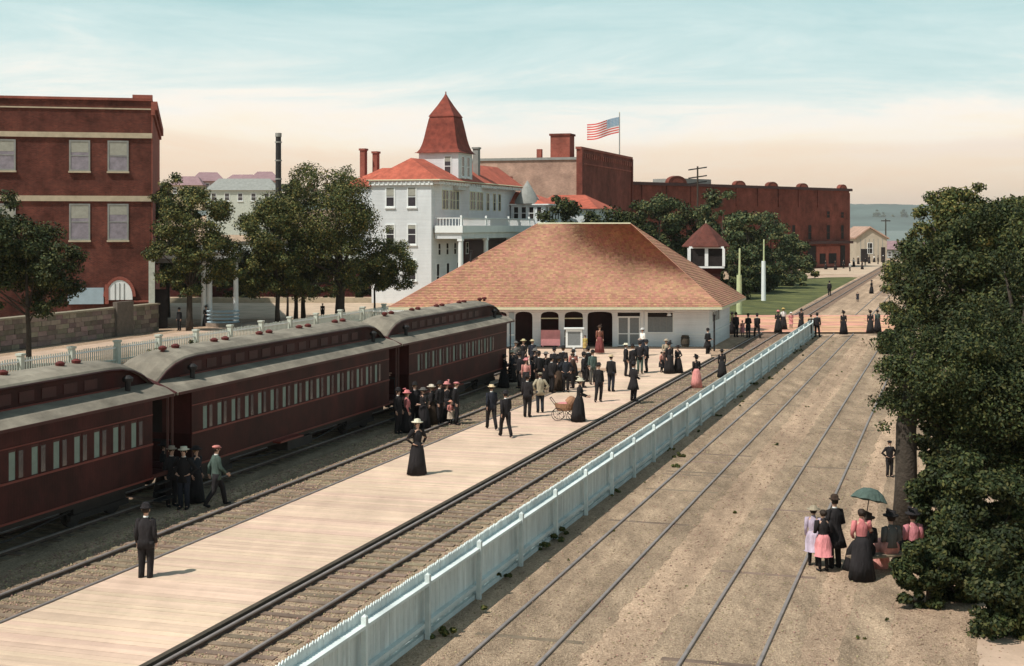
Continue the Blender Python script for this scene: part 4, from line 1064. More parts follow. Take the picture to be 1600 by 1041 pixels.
t = thing('post', 'slim dark post beside the man at the right station corner', 'post', Vector((wx(1117,93.5),93.8,.0))); MB().tube([(0,0,0),(0,0,2.35)], .06, 8).loft([(0,0,2.35,.1,.1),(0,0,2.45,.1,.1)],8).build('shaft', M_blackiron, t)

# ================================================================== THE TRAIN
def make_car(L, label, wstart, wstep, wn):
    """Car with its near side at local x=+1.45, y from 0 to L."""
    t = thing('railway_coach', label, 'railway coach', (0,0,0), -TH, 'red coaches of the standing train')
    W_ = 1.45; E = 3.38; end = 1.05
    b0, b1 = end, L-end
    # body with window band left open: lower side, letterboard, piers
    low = MB(); low.box(-W_,W_,b0,b1,1.0,2.0); low.build('lower_body', M_coachboard, t)
    for sx in (1,-1):
        MB().box(*(sorted((sx*(W_-.05),sx*W_))),b0,b1,2.82,E-.06).build('letterboard', M_coachboard, t)
    MB().box(*sorted((W_+.003,W_+.03)),b0,b1,1.99,2.045).build('belt_rail', M_stripe, t)
    MB().box(*sorted((W_+.003,W_+.03)),b0,b1,1.0,1.05).build('sill_rail', M_stripe, t)
    MB().box(*sorted((W_+.003,W_+.02)),b0,b1,2.86,2.89).build('moulding', M_stripe, t)
    prev = b0
    wins = [(wstart+i*wstep-.17, wstart+i*wstep+.17) for i in range(wn)]
    for (a,c) in wins+[(b1,b1)]:
        if a > prev: MB().box(W_-.05,W_,prev,a,2.0,2.82).build('window_pier', M_maroon, t)
        prev = c
    for (a,c) in wins:
        f = MB(); f.box(W_-.045,W_-.01,a,a+.04,2.0,2.82); f.box(W_-.045,W_-.01,c-.04,c,2.0,2.82); f.box(W_-.045,W_-.01,a+.04,c-.04,2.76,2.82); f.box(W_-.045,W_-.01,a+.04,c-.04,2.0,2.06)
        fo = f.build('window', M_maroon_dk, t)
        MB().box(W_-.04,W_-.025,a+.04,c-.04,2.06,2.76).build('blind' , M_blindgreen, fo)
        # the dark half of the pair: narrow recessed sash beside it
        MB().box(W_+.002,W_+.006,c+.06,min(c+.24,b1-.02),2.08,2.76).build('sash', M_glass, fo)
    MB().box(-W_+.05,-W_+.07,b0,b1,2.0,2.82).build('far_side_glass', M_glass, t)
    MB().box(-W_+.07,W_-.06,b0+.06,b1-.06,2.0,2.05).build('interior', M_dark, t)
    for yy in (b0,b1-.05):
        e_ = MB(); e_.box(-W_+.05,-.42,yy,yy+.05,2.0,E-.06); e_.box(.42,W_-.051,yy,yy+.05,2.0,E-.06); e_.box(-.42,.42,yy,yy+.05,3.0,E-.06); e_.build('end_wall', M_maroon_dk, t)
        MB().box(-.42,.42,yy+.01,yy+.04,1.1,3.0).build('end_door', M_dark, t)
    # lower deck roofs (pale canvas), sloping in to the clerestory
    hood = 1.0
    for sx in (1,-1):
        r_ = MB()
        prof = [(W_+.12,E-.07),(W_+.12,E),(W_-.2,E+.17),(.72,E+.30),(.72,E+.22)]
        n = 1
        vs = [(sx*x,0,z_) for x,z_ in prof]+[(sx*x,L,z_) for x,z_ in prof]; k = len(prof)
        fs = [tuple(range(k)), tuple(range(2*k-1,k-1,-1))]+[(i,k+i,k+(i+1)%k,(i+1)%k) for i in range(k)]
        if sx < 0: fs = [f[::-1] for f in fs]
        r_.add(vs, fs); r_.build('deck_roof', M_croof, t)
        MB().box(*sorted((sx*(W_+.121),sx*(W_+.15))),.1,L-.1,E-.07,E+.01).build('gutter', M_maroon_dk, t)
    # clerestory sides and upper roof, ends bent down in a hood
    ys = [0,.25,.6,1.1,1.7,2.4]; tops = [0,.16,.38,.58,.70,.74]      # height above deck
    ysf = ys+[L-y for y in ys[::-1]]; tf = tops+tops[::-1]
    cs = MB(); vs=[]; fs=[]
    for sx in (1,-1):
        k0 = len(vs)
        for y,h in zip(ysf,tf): vs += [(sx*.70,y,E+.2),(sx*.70,y,E+.24+h*.86)]
        m_ = len(ysf)
        for i in range(m_-1):
            q = (k0+2*i,k0+2*i+2,k0+2*i+3,k0+2*i+1); fs.append(q if sx>0 else q[::-1])
    cs.add(vs,fs); cl = cs.build('clerestory', M_maroon, t)
    n = int((L-4.4)/.95)
    for i in range(n):
        y = 2.3+i*.95
        MB().box(.703,.715,y,y+.62,E+.42,E+.70).build('clerestory_window', M_maroon_dk, cl)
    MB().box(.703,.74,1.6,L-1.6,E+.29,E+.335).build('sill_stripe', M_stripe, cl)
    ur = MB(); vs=[]; fs=[]; prof = [(-.86,-.02),(-.80,.06),(-.5,.17),(0,.23),(.5,.17),(.80,.06),(.86,-.02)]; k = len(prof)
    for y,h in zip(ysf,tf):
        zz = E+.24+h*.9
        for x,dz in prof: vs.append((x,y,zz+dz))
    for i in range(len(ysf)-1):
        for j in range(k-1): fs.append((i*k+j,i*k+j+1,(i+1)*k+j+1,(i+1)*k+j))
        fs.append((i*k+k-1,i*k,(i+1)*k,(i+1)*k+k-1))
    fs += [tuple(range(k))[::-1], tuple((len(ysf)-1)*k+j for j in range(k))]
    roof = ur.add(vs,fs).build('upper_roof', M_croof, t, smooth=False)
    em = MB()
    for sx in (1,-1): em.tube([(sx*.865, y, E+.225+h*.9) for y,h in zip(ysf,tf)], .028, 5)
    em.build('roof_edge', M_maroon_dk, roof)
    # end hood rails: black edge curves at the car ends
    for yy in (0.0, L):
        MB().tube([(-W_-.1,yy,E-.02),(-.9,yy,E+.25),(-.5,yy,E+.4),(0,yy,E+.47),(.5,yy,E+.4),(.9,yy,E+.25),(W_+.1,yy,E-.02)], .05, 6).build('end_bow', M_maroon_dk, t)
    # roof ventilators in pairs, lamp jacks on the deck
    k = 0; y = 1.6
    while y < L-1.2:
        for dy in (0,.75):
            v_ = MB().tube([(.1,y+dy,E+1.02),(.1,y+dy,E+1.14)], .07, 8).loft([(.1,y+dy,E+1.12,.12,.12),(.1,y+dy,E+1.2,.14,.14),(.1,y+dy,E+1.25,.05,.05)], 10)
            v_.build('roof_vent', M_vent, roof)
        y += 3.2
    for yy in (1.9, L-1.6):
        MB().tube([(.98,yy,E+.2),(.98,yy,E+.5)], .08, 8).loft([(.98,yy,E+.5,.14,.14),(.98,yy,E+.6,.16,.16),(.98,yy,E+.68,.06,.06)], 10).build('stove_pipe', M_blackiron, t)
    # end platforms, steps, railings
    for s_, yy in ((0,0),(1,L)):
        y0, y1 = (.05,end) if s_ == 0 else (L-end,L-.05)
        MB().box(-W_,W_,y0,y1-.002 if s_==0 else y1,1.0,1.12).build('end_platform', M_maroon_dk, t)
        for k in range(3): MB().box(W_-.05-.0,W_+.22-.06*k,y0+.12,y1-.2,.32+.24*k,.36+.24*k).build('step', M_blackiron, t)
        yr = .08 if s_ == 0 else L-.08
        rr = MB()
        for x in (-1.3,-.5,.5,1.3): rr.tube([(x,yr,1.12),(x,yr,1.95)],.022,5)
        for x0,x1 in ((-1.3,-.5),(.5,1.3)): rr.tube([(x0,yr,1.95),(x1,yr,1.95)],.022,5)
        rr.build('platform_railing', M_blackiron, t)
        for x in (-1.36,1.36): MB().tube([(x,yr,1.12),(x,yr,E-.05)],.035,6).build('roof_post', M_maroon_dk, t)
        MB().box(-.12,.12,yr-.25,yr+.25 if s_==0 else yr+.25,.78,.98).build('coupler', M_blackiron, t)
    # underframe, truss rods, trucks
    MB().box(-1.2,1.2,b0,b1,.78,.998).build('underframe', M_blackiron, t)
    for x in (-.9,.9): MB().tube([(x,2.5,.8),(x,L*.38,.42),(x,L*.62,.42),(x,L-2.5,.8)], .03, 5).build('truss_rod', M_blackiron, t)
    MB().box(.5,1.3,L*.44,L*.55,.45,.77).build('battery_box', M_blackiron, t)
    for yc in (3.0, L-3.0):
        tr = MB().box(-1.0,1.0,yc-1.25,yc+1.25,.55,.72).build('truck', M_blackiron, t)
        for x in (-.95,.95): MB().box(x-.06,x+.06,yc-1.4,yc+1.4,.38,.54).build('side_frame', M_blackiron, tr)
        for dy in (-.95,.95):
            for x in (-.72,.72):
                w = MB(); w.M = Matrix.Translation((x,yc+dy,.60)) @ Matrix.Rotation(R(90),4,'Y'); w.loft([(0,0,-.06,.45,.45),(0,0,.06,.45,.45)], 20); w.loft([(0,0,.061,.14,.14),(0,0,.11,.1,.1)],10)
                w.build('wheel', M_blackiron, tr)
    MB().box(W_+.002,W_+.3,L*.36,L*.46,.93,.99).build('running_step', M_stripe, t)
    return t
VC = -23.81
def place_car(Ya, Yb, w0, wn, label):
    vn = -22.36
    ua, ub = uY(Ya,vn), uY(Yb,vn); L = ub-ua
    c = make_car(L, label, uY(w0,vn)-ua, .905, wn)
    c.location = T(ua, VC)
    return c
c3 = place_car(59.25, 74.3, 61.4, 12, 'red coach at the head of the train nearest the station arcade')
c2 = place_car(42.15, 59.15, 43.95, 16, 'middle red coach of the train, between the two vestibule gaps')
c1 = place_car(24.9, 42.05, 27.2, 16, 'nearest red coach running out of the left edge')

# ================================================================== TREES AND SHRUBS
def leaf_mesh(name, blobs, n, size, seed, m, hollow=0.55, clumps=60, drop=0.25):
    """Leaf quads gathered in clumps spread through several ellipsoids (cx,cy,cz,rx,ry,rz)."""
    rs = np.random.RandomState(seed)
    vol = np.array([b[3]*b[4]*b[5] for b in blobs]); pr = vol/vol.sum()
    nc = clumps
    bi = rs.choice(len(blobs), nc, p=pr); B = np.array(blobs)[bi]
    d = rs.normal(size=(nc,3)); d /= np.linalg.norm(d,axis=1)[:,None]
    rr = hollow + (1.04-hollow)*rs.rand(nc)**0.6
    cc = B[:,:3] + d*B[:,3:]*rr[:,None]
    cr = (B[:,3:].mean(1))*rs.uniform(0.14,0.36,nc)
    w = cr**2; ci = rs.choice(nc, n, p=w/w.sum())
    d = rs.normal(size=(n,3)); d /= np.linalg.norm(d,axis=1)[:,None]
    p = cc[ci] + d*(cr[ci]*(0.30+0.85*rs.rand(n)**.8))[:,None]*np.array([1.15,1.15,.8])
    # orientation: loosely facing outward and up
    nrm = d + rs.normal(size=(n,3))*0.7 + np.array([0,0,.5]); nrm /= np.linalg.norm(nrm,axis=1)[:,None]
    a = np.cross(nrm, rs.normal(size=(n,3))); a /= np.linalg.norm(a,axis=1)[:,None]; b = np.cross(nrm,a)
    s = size*rs.uniform(.6,1.35,n)[:,None]
    q = np.stack([p-a*s*.5, p+b*s*.28, p+a*s*.5, p-b*s*.28],1).reshape(-1,3)
    me = bpy.data.meshes.new(name)
    me.vertices.add(4*n); me.vertices.foreach_set('co', q.astype(np.float32).ravel())
    me.loops.add(4*n); me.loops.foreach_set('vertex_index', np.arange(4*n,dtype=np.int32))
    me.polygons.add(n); me.polygons.foreach_set('loop_start', np.arange(0,4*n,4,dtype=np.int32)); me.polygons.foreach_set('loop_total', np.full(n,4,dtype=np.int32))
    me.update(); me.validate(); me.materials.append(m)
    return me, cc
def tree(label, base, th, tr, blobs, n, size, m, seed, group=None, name='tree', clumps=60, hollow=.55, limbs=9, lean=(0,0), bark=None, cat='tree'):
    """base = ground point; th = height where the crown begins; tr = trunk radius; blobs relative to the base."""
    t = thing(name, label, cat, base, 0, group)
    k_ = 1.0 if size > .34 else 1.9
    me, cc = leaf_mesh('crown', blobs, int(n*k_), size*(.70 if k_ > 1 else 1), seed, m, hollow+.08, int(clumps*1.25))
    link('crown', me, t)
    r = random.Random(seed); mb = MB()
    top = max(b[2]+b[5]*.3 for b in blobs); cx = sum(b[0] for b in blobs)/len(blobs)*.5; cy = sum(b[1] for b in blobs)/len(blobs)*.5
    pts = [(0,0,-.1),(lean[0]*.3+r.uniform(-.1,.1)*tr*3, lean[1]*.3, th*.35),(lean[0]*.6,lean[1]*.6,th*.75),(lean[0]+cx*.4,lean[1]+cy*.4,th*1.1),(cx,cy,top*.85)]
    mb.tube(pts, [tr*1.35,tr*1.0,tr*.9,tr*.75,tr*.15], 9)
    for i in range(limbs):
        c = cc[r.randrange(len(cc))]; z0 = th*r.uniform(.85,1.25)
        mid = Vector(((c[0])*.45,(c[1])*.45,(z0+c[2])/2*1.0+.2)); mb.tube([(lean[0]*.8,lean[1]*.8,z0), mid, tuple(c)], [tr*.34,tr*.2,tr*.05], 6)
    mb.build('trunk', bark or M_bark, t, smooth=True)
    return t
def crown_px(base, items):
    """items: (px,py,rpx_x,rpx_z,depth offset, depth radius) -> blobs relative to base"""
    out = []
    for (px,py,rx,rz,dy,ry) in items:
        Y = base.y+dy; s = Y/F
        out.append((wx(px,Y)-base.x, dy, wz(py,Y)-base.z, rx*s, ry, rz*s))
    return out
# left trees
b = Vector((wx(45,81),81,0))
tree('dark tree at the left edge overhanging the grey picket fence', b, 3.0, .16, crown_px(b, [(60,400,60,55,0,2.6),(20,370,60,65,0,2.6),(90,455,38,32,0,1.8),(20,460,60,42,.5,2.2),(60,440,66,44,0,2.6),(-40,400,60,80,0,2.6)]), 26000, .26, M_leafB, 11, clumps=80, limbs=7)
b = Vector((wx(296,112),112,0))
tree('leafy tree in front of the white porch', b, 3.4, .24, crown_px(b, [(300,345,52,45,0,3.2),(268,300,26,34,1.5,2.2),(275,400,36,36,0,2.6),(330,400,45,38,0,3),(300,440,30,18,0,2.2),(355,430,30,26,0,2)]), 20000, .28, M_leafA, 12, clumps=90)
b = Vector((wx(532,124),124,0))
tree('large rounded tree with thick trunk before the hotel', b, 3.4, .42, crown_px(b, [(500,330,75,68,0,4.6),(520,295,48,34,0,3.2),(540,390,60,50,0,4),(470,395,60,52,0,4),(500,440,70,24,0,3.6),(572,365,34,42,0,2.4)]), 34000, .28, M_leafA, 13, clumps=150, limbs=14)
b = Vector((wx(434,120),120,0))
tree('broad tree with slim trunk left of the large rounded tree', b, 3.0, .20, crown_px(b, [(420,365,40,50,0,3),(400,420,38,38,0,2.6),(440,420,45,38,0,2.6),(385,390,24,34,0,2),(440,330,30,26,.5,2)]), 19000, .27, M_leafA, 14, clumps=85)
b = Vector((wx(585,128),128,0))
tree('small tree with very thin trunk against the hotel corner', b, 3.4, .09, crown_px(b, [(612,415,34,36,0,2.2),(585,430,30,28,0,2),(635,432,18,22,0,1.4),(600,375,18,20,0,1.4)]), 11000, .26, M_leafA, 15, clumps=55, limbs=6)
for i,(px,ww) in enumerate(((462,.17),(474,.19),(449,.10))):
    Y = 125+i; b = Vector((wx(px,Y),Y,0))
    tree(('young street tree, middle trunk of the close row','young street tree, right trunk of the close row','thinnest young tree between the two slim trunks')[i], b, 3.6, ww, crown_px(b, [(px,425,22,22,1,2),(px+8,400,20,22,1,2)]), 3500, .27, M_leafB, 20+i, clumps=24, limbs=3)
for i,(px,py,Y,rx,rz) in enumerate(((262,355,128,34,52),(235,300,160,20,30),(640,470,128,10,6))):
    if i == 2: continue
    b = Vector((wx(px,Y),Y,0)); tree(('tree peeping out behind the corner of the brick block','tall tree top behind the brick block corner')[i], b, 4, .2, crown_px(b, [(px,py,rx,rz,0,2.6),(px+10,py+34,rx,rz*.7,0,2.4)]), 7000, .3, M_leafA, 30+i, clumps=40, limbs=5)
# dark hedge across the street below the crowns
hb = []
for i in range(26):
    px = 255+i*14; hb.append((wx(px,158)+45, 0, 2.2+.4*random.random(), 1.3, 1.4, 2.3))
me, _ = leaf_mesh('hedge', hb, 22000, .34, 41, M_leafB, .2, 240)
o = link('hedge', me, None, (-45,158,0)); tag(o, 'long dark hedge behind the sandy street under the left trees', 'hedge')
MB_ = MB().box(wx(250,152.5),wx(600,152.5),152.3,152.6,0,.55).build('kerb_wall', M_stonetrim); tag(MB_, 'low pale kerb wall along the far side of the sandy street', 'wall')
# dark roofed shed row seen through the trunks
t = thing('long_shed', 'long low brown shed behind the hedge under the left trees', 'shed', (wx(250,165),165,0))
MB().box(0,28,0,6,0,4.4).build('wall', M_maroon_dk, t); MB().add([(-.4,-.5,4.4),(28.4,-.5,4.4),(28.4,6.5,4.4),(-.4,6.5,4.4),(0,3,6),(28,3,6)],[(0,1,5,4),(1,2,5),(2,3,4,5),(3,0,4),(3,2,1,0)]).build('roof', M_grey, t)
for i in range(7): window(t, 1.4+i*3.8, 2.6+i*3.8, 1.4, 3.2, 0, glass=M_dark, frame=M_tan, sill=False)

# park trees beyond the station, base on the lawn
park = [ (878,350,165,30,40,M_leafB,'dark round tree rising behind the left end of the station ridge'),
 (925,375,172,40,45,M_leafB,'dark tree behind the middle of the station ridge'),
 (985,365,168,40,52,M_leafB,'dark tree behind the right end of the station ridge'),
 (1030,350,176,36,46,M_leafC,'blue green tree left of the watch tower roof'),
 (1072,375,180,34,54,M_leafB,'dark tree directly behind the watch tower'),
 (1128,345,176,34,44,M_leafC,'taller blue green tree just right of the watch tower'),
 (1168,385,172,32,52,M_leafC,'green tree behind the thin pale green pole'),
 (1205,385,186,30,50,M_leafC,'thin foliage tree behind the whitewashed pole'),
 (1238,405,196,24,38,M_leafC,'rightmost small tree before the long brick block'),
 (1178,430,178,34,26,M_leafB,'low bushy tree at the back of the lawn'),
 (1140,435,160,30,34,M_leafB,'low dark tree between the tower and the poles'),
 (1060,440,150,40,34,M_leafB,'low dark tree hidden behind the tower base')]
for i,(px,py,Y,rx,rz,m,lab) in enumerate(park):
    b = Vector((wx(px,Y),Y,0))
    its = [(px,py,rx,rz,0,3),(px-rx*.5,py+rz*.6,rx*.8,rz*.6,0,2.6),(px+rx*.55,py+rz*.55,rx*.75,rz*.6,0,2.6),(px+random.uniform(-8,8),py-rz*.55,rx*.5,rz*.5,0,2)]
    tree(lab, b, max(1.5,wz(py+rz,Y)), .22, crown_px(b, its), 8500, .36, m, 50+i, group='park trees beyond the station', clumps=42, limbs=5)
for i,px in enumerate((1215,1228,1246,1262,1150)):
    Y = (199,205,212,222,182)[i]; b = Vector((wx(px,Y),Y,0))
    me, _ = leaf_mesh('bush', [(0,0,.9,1.7,1.3,1.2),(1.2,.3,.7,1.1,1,.9)], 1600, .34, 70+i, (M_leafC,M_leafA)[i%2], .2, 16)
    o = link('bush', me, None, b); tag(o, 'low bush behind the lawn '+('below the whitewashed pole top','right of the whitewashed pole','near the middle of the pink path','at the far right end of the pink path','left between the two pale poles')[i], 'bush', 'bushes along the back of the lawn')

# big trees on the right
b = ground(1416, 838); b.z = 0
tree('nearest big dark tree with thick trunk at the right', b, 4.0, .30, crown_px(b, [(1480,585,95,70,0,2.2),(1400,600,42,48,0,1.4),(1570,640,100,110,.5,2.4),(1420,665,46,26,0,1.1),(1500,690,65,45,0,1.8),(1590,780,80,70,.5,1.8),(1440,540,60,44,.3,1.6),(1560,520,80,60,1,2)]), 68000, .135, M_leafB, 81, clumps=260, limbs=7, hollow=.4)
b = Vector((wx(1500,54),54,0))
tree('tall dark tree behind the nearest big tree', b, 4.5, .32, crown_px(b, [(1480,440,75,70,0,2.6),(1540,400,60,80,0,2.6),(1430,480,42,40,0,1.8),(1600,430,70,100,0,2.6),(1530,500,80,60,0,2.4)]), 34000, .2, M_leafB, 82, clumps=150, limbs=10)
b = Vector((wx(1505,72),72,0))
tree('slender spire topped tree rising above the right foliage', b, 5, .28, crown_px(b, [(1500,350,45,50,0,2.4),(1536,318,17,40,0,1),(1470,345,34,40,0,1.8),(1555,360,40,50,0,2.2),(1450,385,32,34,0,1.8),(1590,350,40,45,0,2)]), 22000, .25, M_leafA, 83, clumps=100, limbs=8)
b = Vector((wx(1425,98),98,0))
tree('green tree at the right end of the crossing', b, 3, .2, crown_px(b, [(1425,430,36,32,0,2.4),(1410,470,28,28,0,2),(1450,400,34,30,0,2),(1440,500,34,34,0,2)]), 12000, .26, M_leafA, 84, clumps=60)
b = Vector((wx(1590,46),46,0))
tree('dark tree at the far right edge of the view', b, 4, .3, crown_px(b, [(1610,380,50,70,0,2),(1640,520,80,110,0,2.4),(1660,700,90,100,0,2.4)]), 20000, .18, M_leafB, 85, clumps=90)
# shrubs on the right
shr = [(1398,535,98,24,20,'dark shrub at the right end of the crossing planks'),(1395,558,92,22,10,'low dark shrub beside the crossing edge'),
       (1430,590,74,34,28,'shrub under the right trees near the crossing'),(1470,760,36,50,60,'tall shrub right of the thick trunk'),
       (1540,800,33.5,75,90,'large dark shrub in the lower right corner'),(1450,880,31,50,40,'shrub behind the seated women'),
       (1580,940,29,80,90,'shrub filling the bottom right corner'),(1500,880,31.5,50,60,'leafy shrub left of the corner shrub'),(1455,700,42,20,30,'sprig of leaves right of the trunk')]
for i,(px,py,Y,rx,rz,lab) in enumerate(shr):
    s = Y/F; b = Vector((wx(px,Y),Y,0)); zc = max(wz(py,Y), rz*s*.7)
    me, cc = leaf_mesh('foliage', [(0,0,zc,rx*s,rx*s*.8,rz*s),(rx*s*.4,.2,zc-rz*s*.3,rx*s*.8,rx*s*.7,rz*s*.7),(-rx*s*.2,0,max(.3,zc*.4),rx*s*.7,rx*s*.6,max(.3,zc*.5))], int(5500+rx*230), .075+Y*.0010, 90+i, M_leafB, .35, 60)
    t = thing('shrub', lab, 'shrub', b); link('foliage', me, t)
    mb = MB()
    for k in range(6): c = cc[k]; mb.tube([(0,0,0),(c[0]*.4,c[1]*.4,c[2]*.6),tuple(c)],[.05,.035,.012],5)
    mb.build('stems', M_bark, t)
# weeds by the grey picket fence behind the train
for i,px in enumerate((262,282,300,240,545)):
    b = ground(px, (562,556,552,566,505)[i]); me,cc = leaf_mesh('foliage', [(0,0,.4,.7,.5,.4)], 700, .13, 120+i, M_leafB, .2, 12)
    o = link('bush', me, None, b); tag(o, 'scraggy bush at the foot of the grey picket fence '+('behind the first coach roof end','left of the middle coach vents','behind the middle coach front vents','farthest left toward the stone wall','below the thick trunked tree')[i], 'bush', 'bushes along the grey picket fence')
# trees on the near hill and on the far shore
for i,(px,py,Y,r_) in enumerate(((300,292,400,26),(328,283,410,24),(352,296,395,18),(385,290,405,22),(412,292,400,20),(450,288,400,22),(480,290,410,22),(270,296,400,20),(545,282,395,24),(520,290,400,20),(210,300,400,26),(600,285,410,22))):
    z0 = 11.5; b = Vector((wx(px,Y),Y,z0)); s = Y/F
    zc = wz(py,Y)-z0
    me,_ = leaf_mesh('crown', [(0,0,zc*.75,r_*s,2.6,max(zc*.4,1.6)),(r_*s*.5,0,zc*.6,r_*s*.6,2,max(zc*.3,1.4))], 2600, .7, 140+i, (M_leafD,M_leafA)[i%3==2], .2, 26)
    t = thing('hill_tree', ('hazy tree just left of the pale grey flat house roof','hazy tree over the left half of the pale grey flat house','hazy tree above the middle of the pale grey flat house','hazy tree left of the smokestack above the grey house','hazy tree touching the left side of the smokestack','hazy tree immediately right of the smokestack','second hazy tree right of the smokestack behind the large rounded tree','hazy tree beside the brick corner building','hazy tree between the large rounded tree and the red hotel chimneys','hazy tree behind the large rounded tree crown','hazy tree hidden by the brick corner building','hazy tree behind the hotel left wing')[i], 'tree', b, 0, 'trees on the left hill'); link('crown', me, t)
    MB().tube([(0,0,-1),(0,0,zc*.7)],[.3,.15],6).build('trunk', M_bark, t)
for i,(px,hh) in enumerate(((1368,1.0),(1372,1.2),(1380,.9),(1412,1.2),(1416,.9),(1432,1.2),(1438,1.0),(1395,.7))):
    Y = 5750; b = Vector((wx(px,Y),Y,28)); me,_ = leaf_mesh('crown', [(0,0,16*hh,9*hh,8,20*hh),(0,0,32*hh,5*hh,6,14*hh)], 1100, 7, 170+i, M_leafC, .2, 14)
    t = thing('shore_tree', 'tiny dark tree clump on the far shore, '+('leftmost of the left cluster','second of the left cluster','fourth from the left','sixth from the left','fifth from the left','second from the right','rightmost of all','standing apart in mid gap')[i], 'tree', b, 0, 'tree clumps on the far shore'); link('crown', me, t)

# ================================================================== PEOPLE
M_skin = mat('skin', (0.55,0.33,0.24), 0.6, 0.06, 5)
def cloth(name, c, var=.18): return mat('cloth_'+name, c, 0.95, var*1.6, 4, 0.9, 9, rnd='object', rndamt=.16, stretch=(1.6,1.6,.45))
C = dict(black=cloth('black',(.019,.016,.017)), navy=cloth('navy',(.022,.024,.032)), brown=cloth('brown',(.05,.028,.02)), grey=cloth('grey',(.13,.12,.11)),
         tan=cloth('tan',(.34,.27,.2)), pink=cloth('pink',(.60,.24,.22)), rose=cloth('rose',(.55,.22,.18)), white=cloth('white',(.70,.68,.64)), cream=cloth('cream',(.62,.55,.43)),
         green=cloth('green',(.07,.10,.085)), red=cloth('red',(.17,.06,.045)), blue=cloth('blue',(.10,.15,.21)), yellow=cloth('yellow',(.42,.32,.10)), lav=cloth('lavender',(.42,.34,.42)), straw=cloth('straw',(.55,.44,.26)))
M_hair = mat('hair', (.025,.015,.01), .7, .3, 8); M_hairl = mat('hair_light', (.16,.09,.04), .7, .3, 8); M_eye = mat('eye_dark', (.01,.01,.01), .3, .1, 3)

def skin_body(pose):
    """One continuous surface grown with a Skin modifier. pose: dict of joints overriding defaults."""
    J = dict(pelvis=(0,0,.95), waist=(0,0,1.10), chest=(0,.0,1.30), neckb=(0,.01,1.46), neck=(0,0,1.53), jaw=(0,-.015,1.585), head=(0,-.005,1.66), crown=(0,.0,1.725),
             nose=(0,-.088,1.635),
             shL=(.165,0,1.42), elL=(.215,.03,1.13), wrL=(.22,-.05,.90), paL=(.22,-.075,.83),
             shR=(-.165,0,1.42), elR=(-.215,.03,1.13), wrR=(-.22,-.05,.90), paR=(-.22,-.075,.83),
             hiL=(.09,0,.90), knL=(.10,-.02,.50), anL=(.10,.03,.09), toL=(.12,-.11,.045),
             hiR=(-.09,0,.90), knR=(-.10,-.02,.50), anR=(-.10,.03,.09), toR=(-.12,-.11,.045))
    J.update(pose)
    names = list(J); idx = {n:i for i,n in enumerate(names)}
    E = [('pelvis','waist'),('waist','chest'),('chest','neckb'),('neckb','neck'),('neck','jaw'),('jaw','head'),('head','crown'),
         ('chest','shL'),('shL','elL'),('elL','wrL'),('wrL','paL'),('chest','shR'),('shR','elR'),('elR','wrR'),('wrR','paR'),
         ('pelvis','hiL'),('hiL','knL'),('knL','anL'),('anL','toL'),('pelvis','hiR'),('hiR','knR'),('knR','anR'),('anR','toR')]
    names2 = [n for n in names if n != 'nose']; idx = {n:i for i,n in enumerate(names2)}
    rad = dict(pelvis=(.14,.11),waist=(.12,.10),chest=(.15,.11),neckb=(.075,.07),neck=(.05,.05),jaw=(.062,.07),head=(.078,.092),crown=(.055,.062),
               sh=(.06,.06),el=(.042,.042),wr=(.028,.028),pa=(.036,.022),hi=(.095,.095),kn=(.058,.058),an=(.04,.04),to=(.038,.03))
    me = bpy.data.meshes.new('body_cage'); me.from_pydata([J[n] for n in names2], [(idx[a],idx[b]) for a,b in E], []); me.update()
    o = bpy.data.objects.new('cage', me); COL.objects.link(o)
    sm = o.modifiers.new('s','SKIN'); sm.use_smooth_shade = True
    for i,n in enumerate(names2):
        r_ = rad.get(n) or rad[n[:2]]; sv_ = me.skin_vertices[0].data[i]; sv_.radius = r_; sv_.use_root = (n == 'pelvis')
    ss = o.modifiers.new('u','SUBSURF'); ss.levels = 1; ss.render_levels = 1
    dg = bpy.context.evaluated_depsgraph_get(); res = bpy.data.meshes.new_from_object(o.evaluated_get(dg)); bpy.data.objects.remove(o); 
    v = [tuple(x.co) for x in res.vertices]; f = [tuple(p.vertices) for p in res.polygons]
    # nose, ears, five fingers on each hand, all in the same mesh
    mb = MB(); mb.v = v; mb.f = f
    hd = Vector(J['head'])
    mb.tube([hd+Vector((0,-.075,.02)), hd+Vector((0,-.104,-.022)), hd+Vector((0,-.08,-.035))],[.008,.014,.008],5)
    for sx in (1,-1): mb.tube([hd+Vector((sx*.078,.0,-.03)), hd+Vector((sx*.092,.012,.0)), hd+Vector((sx*.082,.012,.025))],[.008,.014,.006],5)
    for S in 'LR':
        w_, p_ = Vector(J['wr'+S]), Vector(J['pa'+S]); d = (p_-w_).normalized(); sx = 1 if S == 'L' else -1
        side = Vector((0,-1,0)); side = (side - d*side.dot(d)).normalized(); inn = Vector((-sx,0,0))
        for k,(off,ln) in enumerate(((-.027,.058),(-.009,.072),(.009,.076),(.027,.068))):
            a = p_ + side*off; b1 = a + d*ln*.55 + inn*.008; c1 = a + d*ln + inn*.026
            mb.tube([a,b1,c1],[.0105,.0095,.0075],5)
        a = w_.lerp(p_,.5)+side*.03; mb.tube([a, a+side*.026+d*.028, a+side*.03+d*.06+inn*.012],[.012,.011,.008],5)
    m_ = mb.mesh('body', True); m_.materials.append(M_skin); return m_, J
def sleeves(mb, J, cuff=.9, r0=.078, r1=.047, puff=0):
    for S in 'LR':
        a,b,c = (Vector(J[k+S]) for k in ('sh','el','wr')); e = b.lerp(c,cuff)
        ch = Vector(J['chest']); st = a.lerp(Vector((ch.x,a.y,a.z)),.25)
        mb.tube([st, a+Vector((0,0,.005)), a.lerp(b,.45), b, e],[r0*.9,r0+puff,r0*.82+puff*.7,r1*1.25,r1], 8)
